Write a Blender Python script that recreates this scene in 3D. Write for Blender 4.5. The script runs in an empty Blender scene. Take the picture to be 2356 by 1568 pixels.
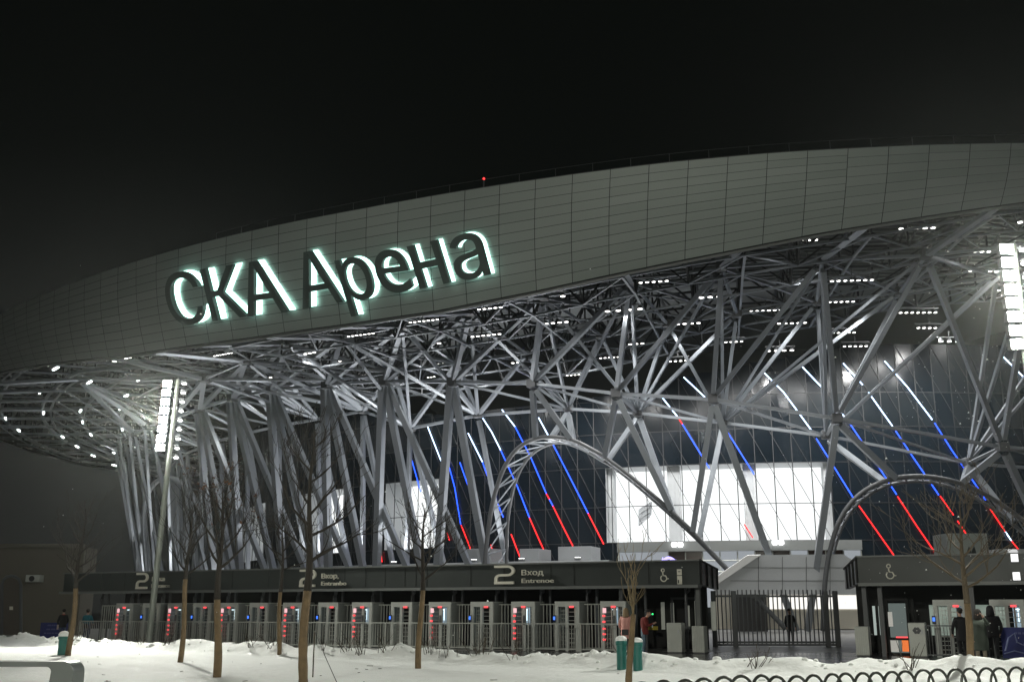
import bpy, bmesh, math, random
from mathutils import Vector, Matrix
rnd = random.Random(7)
sc = bpy.context.scene
col = sc.collection
R_ = math.radians
sin, cos, pi = math.sin, math.cos, math.pi

# ------------------------------------------------------------------ camera
CH = 1.65
FPX = 2495.0
PITCH = math.atan(621 / 2495.0)
cam_d = bpy.data.cameras.new('camera'); cam = bpy.data.objects.new('camera', cam_d); col.objects.link(cam)
cam_d.sensor_width = 36; cam_d.lens = 36 * FPX / 2356; cam_d.clip_end = 2000; cam_d.clip_start = .1
cam.location = (0, 0, CH); cam.rotation_euler = (pi / 2 + PITCH, 0, 0)
sc.camera = cam

# survey helpers: a sight line from the camera station, met with a known surface of the real building
def ray(x, y):
    u = (x - 1178) / FPX; v = (784 - y) / FPX
    return Vector((u, cos(PITCH) - v * sin(PITCH), sin(PITCH) + v * cos(PITCH)))
def at(x, y, Y):
    r = ray(x, y); t = Y / r.y
    return Vector((r.x * t, Y, CH + r.z * t))
CX, CY = 36.0, 179.0
def cyl(x, y, R):
    r = ray(x, y); a = r.x**2 + r.y**2; b = -2 * (r.x * CX + r.y * CY); c = CX**2 + CY**2 - R * R
    D = b * b - 4 * a * c
    t = (-b - math.sqrt(max(D, 0))) / (2 * a)
    return Vector((r.x * t, r.y * t, CH + r.z * t))
def theta(p): return math.degrees(math.atan2(p[0] - CX, CY - p[1]))
def pol(th, R, z): return Vector((CX + R * sin(R_(th)), CY - R * cos(R_(th)), z))
def meet(x, y, p0, n):
    r = ray(x, y); o = Vector((0, 0, CH)); t = (p0 - o).dot(n) / r.dot(n)
    return o + r * t
def interp(tab, x):
    if x <= tab[0][0]: return tab[0][1]
    for (a, va), (b, vb) in zip(tab, tab[1:]):
        if x <= b: return va + (vb - va) * (x - a) / (b - a)
    return tab[-1][1]
def XatY(px, Y): return (px - 1178) / FPX * Y * 1.0308   # level sight line near the horizon

# ------------------------------------------------------------------ materials
MATS = {}
def mat(name, color, rough=.6, metal=0.0, emit=None, es=0.0, noise=None, bump=None, spec=.5, coat=0):
    if name in MATS: return MATS[name]
    m = bpy.data.materials.new(name); m.use_nodes = True; nt = m.node_tree; b = nt.nodes['Principled BSDF']
    b.inputs['Base Color'].default_value = (*color, 1); b.inputs['Roughness'].default_value = rough
    b.inputs['Metallic'].default_value = metal; b.inputs['Specular IOR Level'].default_value = spec
    if coat: b.inputs['Coat Weight'].default_value = coat
    if emit: b.inputs['Emission Color'].default_value = (*emit, 1); b.inputs['Emission Strength'].default_value = es
    if noise or bump:
        tc = nt.nodes.new('ShaderNodeTexCoord')
    if noise:   # (scale, amount[, detail]) mottles colour and roughness
        n = nt.nodes.new('ShaderNodeTexNoise'); n.inputs['Scale'].default_value = noise[0]; n.inputs['Detail'].default_value = 6
        nt.links.new(tc.outputs['Object'], n.inputs['Vector'])
        mx = nt.nodes.new('ShaderNodeMixRGB'); a = noise[1]
        mx.inputs[1].default_value = (*[c * (1 - a) for c in color], 1); mx.inputs[2].default_value = (*[min(1, c * (1 + a)) for c in color], 1)
        nt.links.new(n.outputs['Fac'], mx.inputs[0]); nt.links.new(mx.outputs[0], b.inputs['Base Color'])
        mr = nt.nodes.new('ShaderNodeMapRange'); mr.inputs['To Min'].default_value = max(.02, rough - .12); mr.inputs['To Max'].default_value = min(1, rough + .12)
        nt.links.new(n.outputs['Fac'], mr.inputs['Value']); nt.links.new(mr.outputs[0], b.inputs['Roughness'])
    if bump:    # (scale, strength, distance)
        n2 = nt.nodes.new('ShaderNodeTexNoise'); n2.inputs['Scale'].default_value = bump[0]; n2.inputs['Detail'].default_value = 8
        nt.links.new(tc.outputs['Object'], n2.inputs['Vector'])
        bp = nt.nodes.new('ShaderNodeBump'); bp.inputs['Strength'].default_value = bump[1]; bp.inputs['Distance'].default_value = bump[2]
        nt.links.new(n2.outputs['Fac'], bp.inputs['Height']); nt.links.new(bp.outputs[0], b.inputs['Normal'])
    MATS[name] = m; return m
def emat(name, color, s): return mat(name, (.02, .02, .02), .5, emit=color, es=s)

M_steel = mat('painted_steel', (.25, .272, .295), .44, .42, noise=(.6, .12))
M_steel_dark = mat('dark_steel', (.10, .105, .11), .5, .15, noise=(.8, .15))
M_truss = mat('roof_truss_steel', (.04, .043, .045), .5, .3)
M_panel = mat('roof_band_panel', (.38, .425, .40), .55, .1, noise=(.05, .08))
M_panel2 = mat('roof_band_panel_b', (.355, .40, .375), .5, .1, noise=(.05, .08))
M_panel3 = mat('roof_band_panel_c', (.405, .45, .425), .6, .1, noise=(.05, .08))
M_gap = mat('panel_gap', (.03, .033, .031), .9)
M_deck = mat('roof_decking', (.13, .14, .14), .6)
M_glass = mat('dark_glass', (.006, .010, .014), .16, 0, spec=.35, noise=(.12, .4))
M_glass2 = mat('dark_glass_upper', (.011, .015, .018), .24, 0, spec=.14, noise=(.15, .5))
M_mull = mat('mullion', (.014, .016, .018), .5)
M_white = mat('white_cladding', (.50, .52, .53), .5, noise=(.3, .06))
M_cream = mat('cream_cladding', (.55, .52, .44), .6, noise=(.4, .08))
M_fascia = mat('dark_fascia', (.035, .042, .040), .45, .1, noise=(.7, .2))
M_black = mat('black_interior', (.008, .008, .008), .8)
M_trim = mat('grey_trim', (.16, .17, .165), .5, .2)
M_gal = mat('galvanised_metal', (.50, .52, .48), .45, .25, noise=(3, .15))
M_cab = mat('turnstile_grey', (.5, .52, .49), .5, .1, noise=(2, .1))
M_sign = mat('cream_sign_letter', (.72, .70, .60), .5)
M_letter = mat('sign_letter_face', (.10, .13, .12), .55, .1)
M_snow = mat('snow', (.80, .82, .80), .75, noise=(1.5, .05), bump=(3.2, .75, .07), spec=.3)
M_pave = mat('wet_paving', (.040, .042, .045), .22, noise=(.5, .45), bump=(7, .25, .02), spec=.6)
M_bark = mat('bark', (.022, .018, .013), .9, noise=(9, .35), bump=(25, .6, .02))
M_wrap = mat('pale_trunk', (.15, .105, .055), .9, noise=(7, .55), bump=(16, .7, .02))
M_teal = mat('teal_bin', (.01, .12, .10), .45, noise=(4, .12))
M_snowcap = mat('snow_cap', (.82, .84, .83), .75, bump=(12, .4, .03))
M_bench = mat('bench_metal', (.17, .19, .18), .38, .25, noise=(3, .12))
M_hoop = mat('hoop_steel', (.085, .09, .08), .4, .6, noise=(4, .2))
M_twig = mat('twig', (.055, .045, .03), .9)
M_twig_l = mat('pale_twig', (.17, .13, .07), .85)
M_mast = mat('mast_paint', (.30, .33, .29), .5, .1, noise=(1.5, .1))
E_flood = emat('floodlight_glow', (1, 1, .93), 480)
E_lamp = emat('roof_lamp_glow', (1, .98, .94), 6)
E_cap = emat('ring_lamp_glow', (.9, 1, .97), 5)
E_halo = emat('sign_back_light', (.58, 1, .87), 3.4)
E_win = emat('lit_interior', (.97, 1, 1), 1.15)
E_winlow = emat('lit_entrance', (.85, .92, 1), .35)
E_W = emat('strip_white', (.55, .72, 1), 4)
E_B = emat('strip_blue', (.012, .085, 1), 3.2)
E_R = emat('strip_red', (1, .012, .015), 2.3)
E_red = emat('red_signal', (1, .07, .08), 1.6)
E_blue = emat('blue_reader', (.06, .22, 1), 1.4)
E_tube = emat('turnstile_tube', (.75, .95, 1), 2.2)
E_green = emat('green_signal', (.05, 1, .25), 1.5)
E_white = emat('white_lamp', (1, 1, 1), 6)
E_back = emat('rear_floodlight_glow', (1, 1, .96), 8)
E_under = emat('lit_underpass', (1, .98, .92), 1.1)
E_orange = emat('orange_panel', (1, .22, .04), .8)
E_office = emat('lit_office', (.75, .95, .9), .12)

# ------------------------------------------------------------------ mesh builder
class MB:
    def __init__(self): self.v = []; self.f = []; self.mi = []
    def poly(self, pts, m=0):
        n = len(self.v); self.v += [Vector(p) for p in pts]; self.f.append(tuple(range(n, n + len(pts)))); self.mi.append(m)
    def hexa(self, b, t, m=0):      # bottom quad, top quad
        n = len(self.v); self.v += [Vector(p) for p in b] + [Vector(p) for p in t]
        for q in ((3, 2, 1, 0), (4, 5, 6, 7), (0, 1, 5, 4), (1, 2, 6, 5), (2, 3, 7, 6), (3, 0, 4, 7)):
            self.f.append(tuple(n + i for i in q)); self.mi.append(m)
    def box(self, c, s, m=0, ax=None):
        c = Vector(c); X, Y, Z = ax if ax else (Vector((1, 0, 0)), Vector((0, 1, 0)), Vector((0, 0, 1)))
        hx, hy, hz = s[0] / 2, s[1] / 2, s[2] / 2
        q = lambda k: [c + X * a * hx + Y * b * hy + Z * k * hz for a, b in ((-1, -1), (1, -1), (1, 1), (-1, 1))]
        self.hexa(q(-1), q(1), m)
    def beam(self, a, b, w, h=None, up=(0, 0, 1), m=0):
        a = Vector(a); b = Vector(b); h = h or w; d = (b - a).normalized(); up = Vector(up)
        x = d.cross(up)
        if x.length < 1e-4: x = d.cross(Vector((1, 0, 0)))
        x.normalize(); y = x.cross(d).normalized()
        q = lambda p: [p + x * i * w / 2 + y * j * h / 2 for i, j in ((-1, -1), (1, -1), (1, 1), (-1, 1))]
        self.hexa(q(a), q(b), m)
    def tube(self, pts, r, n=8, m=0, cap=True, closed=False):
        pts = [Vector(p) for p in pts]; k = len(pts); rs = r if isinstance(r, (list, tuple)) else [r] * k
        base = len(self.v); ref = None
        for i, p in enumerate(pts):
            d = (pts[(i + 1) % k] if closed or i < k - 1 else p) - (pts[i - 1] if closed or i > 0 else p); d.normalize()
            if ref is None: ref = d.orthogonal().normalized()
            ref = (ref - d * ref.dot(d))
            if ref.length < 1e-5: ref = d.orthogonal()
            ref.normalize(); s = d.cross(ref)
            for j in range(n):
                a = 2 * pi * j / n; self.v.append(p + (ref * cos(a) + s * sin(a)) * rs[i])
        for i in range(k if closed else k - 1):
            for j in range(n):
                a = base + i * n; b = base + ((i + 1) % k) * n
                self.f.append((a + j, a + (j + 1) % n, b + (j + 1) % n, b + j)); self.mi.append(m)
        if cap and not closed:
            self.f.append(tuple(base + j for j in reversed(range(n)))); self.mi.append(m)
            self.f.append(tuple(base + (k - 1) * n + j for j in range(n))); self.mi.append(m)
    def lathe(self, prof, c=(0, 0, 0), n=20, m=0, sx=1, sy=1):     # prof: (r,z)
        base = len(self.v); c = Vector(c)
        for r, z in prof:
            for j in range(n):
                a = 2 * pi * j / n; self.v.append(c + Vector((r * cos(a) * sx, r * sin(a) * sy, z)))
        for i in range(len(prof) - 1):
            for j in range(n):
                a = base + i * n; b = a + n; self.f.append((a + j, a + (j + 1) % n, b + (j + 1) % n, b + j)); self.mi.append(m)
        self.f.append(tuple(base + j for j in reversed(range(n)))); self.mi.append(m)
        self.f.append(tuple(base + (len(prof) - 1) * n + j for j in range(n))); self.mi.append(m)
    def prism(self, pts, d, m=0):   # planar outline pushed along d
        d = Vector(d); a = [Vector(p) for p in pts]; b = [p + d for p in a]; k = len(a)
        self.poly(a, m); self.poly(list(reversed(b)), m)
        for i in range(k): self.poly([a[i], b[i], b[(i + 1) % k], a[(i + 1) % k]], m)
    def build(self, name, mats, parent=None, smooth=False, bevel=0, fix=True):
        me = bpy.data.meshes.new(name)
        off = parent.matrix_basis.translation if (parent is not None and parent.parent is None) else Vector()
        if parent is not None and parent.parent is not None: off = parent['_org'] if '_org' in parent else parent.parent.matrix_basis.translation; off = Vector(off)
        me.from_pydata([tuple(p - off) for p in self.v], [], self.f)
        mats = mats if isinstance(mats, (list, tuple)) else [mats]
        for mm in mats: me.materials.append(mm)
        me.polygons.foreach_set('material_index', self.mi)
        if fix:
            bm = bmesh.new(); bm.from_mesh(me); bmesh.ops.remove_doubles(bm, verts=bm.verts, dist=1e-5); bmesh.ops.recalc_face_normals(bm, faces=bm.faces); bm.to_mesh(me); bm.free()
        if smooth: me.polygons.foreach_set('use_smooth', [True] * len(me.polygons))
        o = bpy.data.objects.new(name, me); col.objects.link(o)
        if parent is not None: o.parent = parent
        if bevel:
            b = o.modifiers.new('bevel', 'BEVEL'); b.width = bevel; b.segments = 2; b.limit_method = 'ANGLE'
        me.update(); return o

def tag(o, label=None, cat=None, group=None, kind=None):
    if label: o['label'] = label
    if cat: o['category'] = cat
    if group: o['group'] = group
    if kind: o['kind'] = kind
    return o
def thing(name, label, cat, loc=(0, 0, 0), rz=0, group=None):
    o = bpy.data.objects.new(name, None); col.objects.link(o); o.empty_display_size = .3
    o.location = loc; o.rotation_euler = (0, 0, rz); o.matrix_basis = Matrix.Translation(loc) @ Matrix.Rotation(rz, 4, 'Z')
    return tag(o, label, cat, group)
def local(mb, name, mats, parent, **k):    # verts already in the thing's own frame
    o = mb.build(name, mats, None, **k); o.parent = parent; return o
def copy_thing(root, loc, rz, label, group=None):
    r = root.copy(); col.objects.link(r); r.location = loc; r.rotation_euler = (0, 0, rz); r['label'] = label
    if group: r['group'] = group
    for ch in list(root.children):
        c = ch.copy(); col.objects.link(c); c.parent = r
        for g in list(ch.children):
            d = g.copy(); col.objects.link(d); d.parent = c
    return r
def text_mesh(s, size=1.0, extrude=.05, bold=0.0):
    c = bpy.data.curves.new('lettering', 'FONT'); c.body = s; c.size = size; c.extrude = extrude; c.offset = bold
    o = bpy.data.objects.new('lettering', c); col.objects.link(o)
    dg = bpy.context.evaluated_depsgraph_get(); me = bpy.data.meshes.new_from_object(o.evaluated_get(dg))
    bpy.data.objects.remove(o); bpy.data.curves.remove(c)
    V = [v.co.copy() for v in me.vertices]; F = [tuple(p.vertices) for p in me.polygons]; bpy.data.meshes.remove(me)
    return V, F
ORD = ['first', 'second', 'third', 'fourth', 'fifth', 'sixth', 'seventh', 'eighth', 'ninth', 'tenth', 'eleventh', 'twelfth', 'thirteenth', 'fourteenth', 'fifteenth', 'sixteenth', 'seventeenth', 'eighteenth', 'nineteenth', 'twentieth', 'twenty-first', 'twenty-second', 'twenty-third', 'twenty-fourth', 'twenty-fifth', 'twenty-sixth', 'twenty-seventh', 'twenty-eighth', 'twenty-ninth', 'thirtieth']
# ================================================================== ARENA
arena = thing('arena_building', 'huge round arena with a panelled roof band on a cage of steel struts', 'arena', (CX, CY, 0))
ZB = [(-130, 28.5), (-108, 28), (-98, 27.4), (-82, 26.9), (-60, 25), (-47.7, 23.9), (-35.9, 21.8), (-29.2, 21.4), (-24.5, 21.4), (-21, 21.6), (-17.5, 22.3), (-14.2, 23.2), (-11.3, 24), (-8, 25), (-5.3, 25.7), (-1.9, 26.6), (4, 27.6), (16, 28)]
ZT = [(-130, 33), (-80, 31), (-56, 28.6), (-50, 27.6), (-44.1, 27.6), (-36.5, 28.0), (-31.6, 28.3), (-26.9, 28.5), (-23.2, 28.6), (-19.8, 28.8), (-16.3, 29), (-13.1, 29.2), (-9.7, 29.3), (-5, 29.3), (0, 29.2), (6, 29), (16, 28.8)]
ZS = [(-120, 28), (-100, 27), (-95, 26.7), (-52, 26.6), (-46, 25.2), (-40, 23.7), (-33, 22.4), (-25.6, 22.6), (-20, 23), (-15.5, 24.1), (-11.5, 25), (-6, 26.2), (-1, 27.8), (5, 28.6), (16, 29)]
zb = lambda t: interp(ZB, t); zt = lambda t: interp(ZT, t); zs = lambda t: interp(ZS, t)
RB, RT = 115.0, 118.0
dlt = lambda t: interp([(-46, 1.8), (-40, 1.6), (-34, .9), (-17, .4), (-12, .3), (-5, 0), (2, -.3)], t)
def band(u, v, off=0.0):       # u: angle along the bottom edge, v: 0 bottom .. 1 top, with a slight outward belly
    b = pol(u, RB + off, zb(u)); tt = u + dlt(u); t = pol(tt, RT + off, zt(tt))
    p = b.lerp(t, v); o = Vector((p.x - CX, p.y - CY, 0)).normalized()
    return p + o * .35 * sin(pi * v)
# dark backing sheet, then the single cladding panels
bk = MB(); us = [-118 + i * 1.23 / 2 for i in range(int((118 + 14) / 1.23 * 2) + 1)]
for a, b in zip(us, us[1:]):
    for k in range(6): bk.poly([band(a, k / 6, -.12), band(b, k / 6, -.12), band(b, (k + 1) / 6, -.12), band(a, (k + 1) / 6, -.12)])
    for v0, off in ((0, -.5), (1, -2.5)):   # returns at the lips
        p, q = band(a, v0, .02), band(b, v0, .02); p2, q2 = band(a, v0, off), band(b, v0, off); bk.poly([p, q, q2, p2])
bk.build('band_backing', M_gap, arena, fix=False)
pn = MB(); seam = .010
u0 = -7.55 - 1.23 * 88
for i in range(88 + 18):
    a = u0 + i * 1.23; b = a + 1.23; rows = 11 if i < 88 else 8
    for k in range(rows):
        lo, hi = k / rows, (k + 1) / rows; g = .002
        c = [(a + seam, lo + g), (b - seam, lo + g), (b - seam, hi - g), (a + seam, hi - g)]
        mid = (a + b) / 2; m = rnd.choice((0, 0, 0, 1, 2)); j = [rnd.uniform(-.006, .006) for _ in range(4)]
        P0, P1, P2, P3 = [band(uu, vv, jj) for (uu, vv), jj in zip(c, j)]
        Pm0, Pm1 = band(mid, lo + g), band(mid, hi - g)
        pn.poly([P0, Pm0, Pm1, P3], m); pn.poly([Pm0, P1, P2, Pm1], m)
pn.build('roof_band', [M_panel, M_panel2, M_panel3], arena, fix=False)
# thin lip along the bottom edge and roof rail on top
lip = MB(); ts = [-118 + i * 1.2 for i in range(111)]
lip.tube([pol(t, RB - .15, zb(t) - .12) for t in ts], .1, 5); lip.build('bottom_lip', M_trim, arena)
rl = MB(); ts2 = [-30 + i * 1.23 for i in range(36)]
for zz in (.55, 1.1): rl.tube([pol(t, RT - 1.2, zt(t) + zz) for t in ts2], .014, 4)
for t in ts2: rl.beam(pol(t, RT - 1.2, zt(t) - .6), pol(t, RT - 1.2, zt(t) + 1.1), .03)
rl.build('roof_rail', M_steel_dark, arena)
# roof deck (underside seen between the trusses): ribbed sheet
dk = MB(); tsd = [-120 + i * 2 for i in range(69)]
for a, b in zip(tsd, tsd[1:]):
    for r0, r1 in ((117.2, 100), (100, 84), (84, 50)):
        z = lambda t, r: zt(t) - .25 if r > 110 else zt(t) + .5 + (110 - r) * .05
        dk.poly([pol(a, r0, z(a, r0)), pol(b, r0, z(b, r0)), pol(b, r1, z(b, r1)), pol(a, r1, z(a, r1))])
dk.build('roof_deck', M_deck, arena, fix=False)
rb = MB()
for r in [112 - i * 1.1 for i in range(24)]:
    rb.tube([pol(t, r, zt(t) + .1 + (110 - min(r, 110)) * .05) for t in tsd], .14, 4, cap=False)
tag(rb.build('deck_rib', M_deck, arena, fix=False), kind='stuff')

# roof truss under the deck: rings, radials, diagonals -> one countless mass
tr = MB(); tl_ = MB(); RADII = [111, 105, 100, 95, 90, 85]
step = 2.15; ths = [-118 + i * step for i in range(int(134 / step) + 1)]
def lowz(t, r): return zs(t) + (.3 if r < 108 else -.2)
def upz(t, r): return max(zt(t) - .4, lowz(t, r) + 1.6)
for i, t in enumerate(ths[:-1]):
    t2 = ths[i + 1]
    for k, r in enumerate(RADII):
        lo, up = pol(t, r, lowz(t, r)), pol(t, r, upz(t, r)); lo2, up2 = pol(t2, r, lowz(t2, r)), pol(t2, r, upz(t2, r))
        tl_.beam(lo, lo2, .15); tr.beam(up, up2, .17); tr.beam(lo, up, .14)
        tr.beam(lo if i % 2 else up, up2 if i % 2 else lo2, .13)
        if k < len(RADII) - 1:
            r2 = RADII[k + 1]; li, ui = pol(t, r2, lowz(t, r2)), pol(t, r2, upz(t, r2))
            tr.beam(up, ui, .2)
            if i % 2 == 0: tl_.beam(lo, li, .17)
            if t > -47 or i % 2 == 0: tr.beam(lo, ui, .15)
            if i % 2: tr.beam(up, li, .13)
            if t < -47: pass
            elif i % 2 == 0: tl_.beam(lo, pol(t2, r2, lowz(t2, r2)), .10)
            else: tl_.beam(lo2, li, .10)
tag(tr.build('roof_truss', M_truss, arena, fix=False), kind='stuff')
tag(tl_.build('lower_roof_grid', M_steel, arena, fix=False), kind='stuff')  # paler steel than the truss above, so lit and unlit layers separate by colour

# the curved soffit rings seen wrapping round the left end
for r, w in ((110, .32), (105, .26), (100, .26), (95.3, .24)):
    g = MB(); tt = [-118 + i * 1.5 for i in range(52)]
    g.tube([pol(t, r, zs(t) + .05) for t in tt], w * .8, 6, cap=False); g.build('soffit_ring', M_steel, arena, smooth=True)

# lattice nodes ---------------------------------------------------
Lpx = [(460, 940), (535, 915), (625, 897), (752, 884), (885, 876), (1042, 878), (1225, 882), (1418, 905), (1640, 918), (1925, 962), (2306, 1028)]
Upx = [None, (470, 872), (565, 830), (660, 790), (785, 777), (925, 750), (1080, 718), (1250, 682), (1452, 648), (1660, 615), (1892, 598), (2130, 588)]
Ipx = [(835, 945), (944, 985), (1100, 955), (1307, 940), (1467, 950), (1663, 972), (1901, 1002), (2228, 1065)]
Vpx = [(1383, 771), (1536, 746), (1695, 723), (1880, 695), (2069, 674)]
L = [cyl(x, y, 95) for x, y in Lpx]
U = [cyl(p[0], p[1], 104) for p in Upx[1:]]
I = [cyl(x, y, 88) for x, y in Ipx]
V = [cyl(x, y, 95) for x, y in Vpx]
# continue every ring to the left, round the back of the bend
nL = len(L)
Lx = [pol(theta(L[0]) - 4.3 * k, 95, 22.3 + .1 * k) for k in range(16, 0, -1)]
Ux = [pol(-50 - 4.0 * k, 104, zs(-50 - 4 * k)) for k in range(17, 0, -1)]
Ix = [pol(theta(I[0]) - 4.3 * k, 88, 21) for k in range(19, 0, -1)]
Vx = [pol(theta(V[0]) - 4.0 * k, 95, zs(theta(V[0]) - 4 * k) + .2) for k in range(24, 0, -1)]
Lr = [pol(9.5, 96, 13), pol(17, 96, 13.5)]; Ur = [pol(1.2, 104, 27.6), pol(6.5, 104, 28)]; Ir = [pol(9.5, 88, 13)]; Vr = [pol(2, 95, 28), pol(7, 95, 28.4)]
LL = Lx + L + Lr; UU = Ux + U + Ur; II = Ix + I + Ir; VV = Vx + V + Vr
iL0 = len(Lx)
def out(p): return Vector((p.x - CX, p.y - CY, 0)).normalized()
def strut(name, a, b, w, h=None, m=None, parent=None, cut0=0, cut1=0):
    d = (b - a); l = d.length; a2 = a + d * (cut0 / l); b2 = b - d * (cut1 / l)
    g = MB(); g.beam(a2, b2, w, h or w, out((a + b) / 2)); return g.build(name, m or M_steel, parent or arena, fix=False)
def member(mb, a, b, w, h=None): mb.beam(a, b, w, h or w, out((a + b) / 2))
back = MB()     # members far round the bend, too many to part
near_ok = lambda p: theta(p) > -56
def add(name, a, b, w, h=None, c0=0, c1=0, m=None):
    if near_ok(a) and theta(a) < 12: strut(name, a, b, w, h, m, None, c0, c1)
    else: member(back, a, b, w, h)
def nearest(lst, th): return min(range(len(lst)), key=lambda i: abs(theta(lst[i]) - th))
# ring chords
for i in range(len(LL) - 1): add('ring_chord', LL[i], LL[i + 1], .25, .32)
for i in range(len(II) - 1): add('inner_ring_chord', II[i], II[i + 1], .23, .3)
for i, p in enumerate(LL):      # web between the two rings
    j = nearest(II, theta(p))
    for q in (II[j], II[min(j + 1, len(II) - 1)]): add('ring_web', p, q, *((.19, .26) if near_ok(p) else (.13, .14)))
# diagonals from the roof nodes down to the outer ring
for k, p in enumerate(UU):
    i = (k - len(Ux)) - 1 + iL0 + 1 if k >= len(Ux) else nearest(LL, theta(p) - 1)
    i = max(1, min(i, len(LL) - 1))
    c0 = 0.9
    nr = near_ok(p); add('diagonal_brace', p, LL[i], .36 if nr else .16, .44 if nr else .16, c0, .7)
    if nr: add('diagonal_brace', p, LL[i - 1], .35, .44, c0, .7)
    j = nearest(II, theta(p) + (.6 if theta(p) < -15 else .3)); 
    if nr: add('inner_brace', p, II[j], .25, .30, c0, .6)
    if nr and j > 0: add('inner_brace', p, II[j - 1], .21, .25, c0, .6)
    if k < len(UU) - 1: add('roof_chord', p, UU[k + 1], .2, .26)
    jv = nearest(VV, theta(p))
    for q in (VV[jv], VV[min(jv + 1, len(VV) - 1)]): add('roof_chord', p, q, .22, .24)
    add('edge_strut', p, pol(theta(p) + .6, RB - .6, zb(theta(p) + .6) + .1), .3, .36)
for k, p in enumerate(VV):
    j = nearest(II, theta(p) + .4)
    if theta(p) > -45:
        add('inner_diagonal', p, II[j], .27, .33, .6, .5)
        if j > 0: add('inner_diagonal', p, II[j - 1], .30, .36, .6, .5)
    else:
        member(back, p, II[j], .16)
    if k < len(VV) - 1: add('inner_roof_chord', p, VV[k + 1], .18, .22)
# legs: from each outer ring node three raking box legs fan to the ground
def foot(px, py=1447, R=91): return cyl(px, py, R)
feet_px = [560, 660, 758, 862, 997, 1145]     # under ring nodes 1..6
Fmain = [Vector((*cyl(x, 1440, 91).xy, .2)) for x in feet_px]
Fx = [pol(theta(Fmain[0]) - 4.3 * k, 90, .2) for k in range(17, 0, -1)]
FF = Fx + Fmain
def leg(a, b, w, h): add('leg', a, b, w, h, .5, 0)
for i in range(0, iL0 + 6):
    p = LL[i]; jb = i - 1 + len(Fx) - iL0 if i >= iL0 + 1 else nearest(FF, theta(p))
    for q, dw in ((0, .60), (1, .56), (2, .52)) if i >= iL0 else ((-1, .34), (1, .38)):
        if 0 <= jb + q < len(FF): leg(p + out(p) * (.3 - .3 * q), FF[jb + q], dw, dw * (.9 if q else 1.0))
for k, p in enumerate(II):
    if theta(p) < -23:
        j = nearest(FF, theta(p) + 1.2)
        for q in (0, 1):
            if 0 <= j + q < len(FF): add('inner_leg', p, pol(theta(FF[j + q]), 86.5, .2), .36, .4, .5)
# collars on the leg heads
for i in range(iL0 - 6, len(LL) - 1):
    p = LL[i]; g = MB(); ax = (Vector((0, 0, 1)).cross(out(p)), out(p), Vector((0, 0, 1)))
    g.box(p, (.78, .84, .7), ax=ax)
    g.build('node_collar', M_steel_dark, arena)
for p in U + V + I:
    g = MB(); ax = (Vector((0, 0, 1)).cross(out(p)), out(p), Vector((0, 0, 1))); g.box(p + Vector((0, 0, .1)), (.82, .82, .72), ax=ax); g.build('node_joint', M_steel_dark, arena, bevel=.1)
# arches -----------------------------------------------------------
def smooth_path(pts, n=6):
    out_ = []
    for i in range(len(pts) - 1):
        p0, p1, p2, p3 = pts[max(i - 1, 0)], pts[i], pts[i + 1], pts[min(i + 2, len(pts) - 1)]
        for k in range(n):
            t = k / n; out_.append(.5 * ((2 * p1) + (p2 - p0) * t + (2 * p0 - 5 * p1 + 4 * p2 - p3) * t * t + (3 * p1 - p0 - 3 * p2 + p3) * t ** 3))
    return out_ + [pts[-1]]
def arch(A, B, Ra, Rb, wa=.19):
    ar = MB(); pa = smooth_path([cyl(x, y, Ra) for x, y in A]); ar.tube(pa, wa, 8); o = ar.build('entrance_arch', M_steel_dark, arena, smooth=True)
    ar = MB(); pb = smooth_path([cyl(x, y, Rb) for x, y in B]); ar.tube(pb, wa * .8, 8); ar.build('entrance_arch', M_steel_dark, arena, smooth=True)
    la = MB(); n = 22
    for k in range(n):
        p = pa[int(k / n * (len(pa) - 1))]; q = pb[int(k / n * (len(pb) - 1))]; q2 = pb[int((k + 1) / n * (len(pb) - 1))]
        la.tube([p, q], .075, 5); la.tube([p, q2], .065, 5)
    la.build('arch_lacing', M_steel, arena)
A1 = [(1112, 1440), (1115, 1305), (1122, 1230), (1135, 1150), (1160, 1075), (1195, 1028), (1245, 1006), (1310, 1010), (1370, 1038), (1420, 1072), (1480, 1120), (1540, 1172), (1600, 1230), (1660, 1294), (1740, 1375), (1808, 1446)]
B1 = [(1163, 1440), (1165, 1300), (1168, 1200), (1182, 1120), (1206, 1065), (1240, 1032), (1285, 1017), (1330, 1028), (1380, 1055), (1430, 1088), (1490, 1138), (1550, 1190), (1610, 1246), (1670, 1308), (1750, 1388), (1818, 1449)]
arch(A1, B1, 93, 90.5)
A2 = [(1893, 1450), (1897, 1350), (1910, 1265), (1935, 1190), (1980, 1135), (2045, 1103), (2120, 1095), (2200, 1108), (2260, 1133), (2330, 1178), (2420, 1250), (2520, 1350)]
B2 = [(1900, 1450), (1904, 1350), (1918, 1268), (1945, 1196), (1990, 1144), (2050, 1114), (2125, 1107), (2200, 1124), (2262, 1155), (2330, 1205), (2420, 1285), (2510, 1380)]
arch(A2, B2, 93, 90.5)
A3 = [(345, 1440), (338, 1320), (331, 1225), (333, 1160), (346, 1124), (370, 1101), (400, 1100), (430, 1121), (451, 1154), (480, 1210), (520, 1300), (560, 1420)]
pa = MB(); pts = smooth_path([cyl(x, y, 92.5) for x, y in A3]); pa.tube(pts, .3, 8); pa.build('entrance_arch', M_steel, arena, smooth=True)
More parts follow.
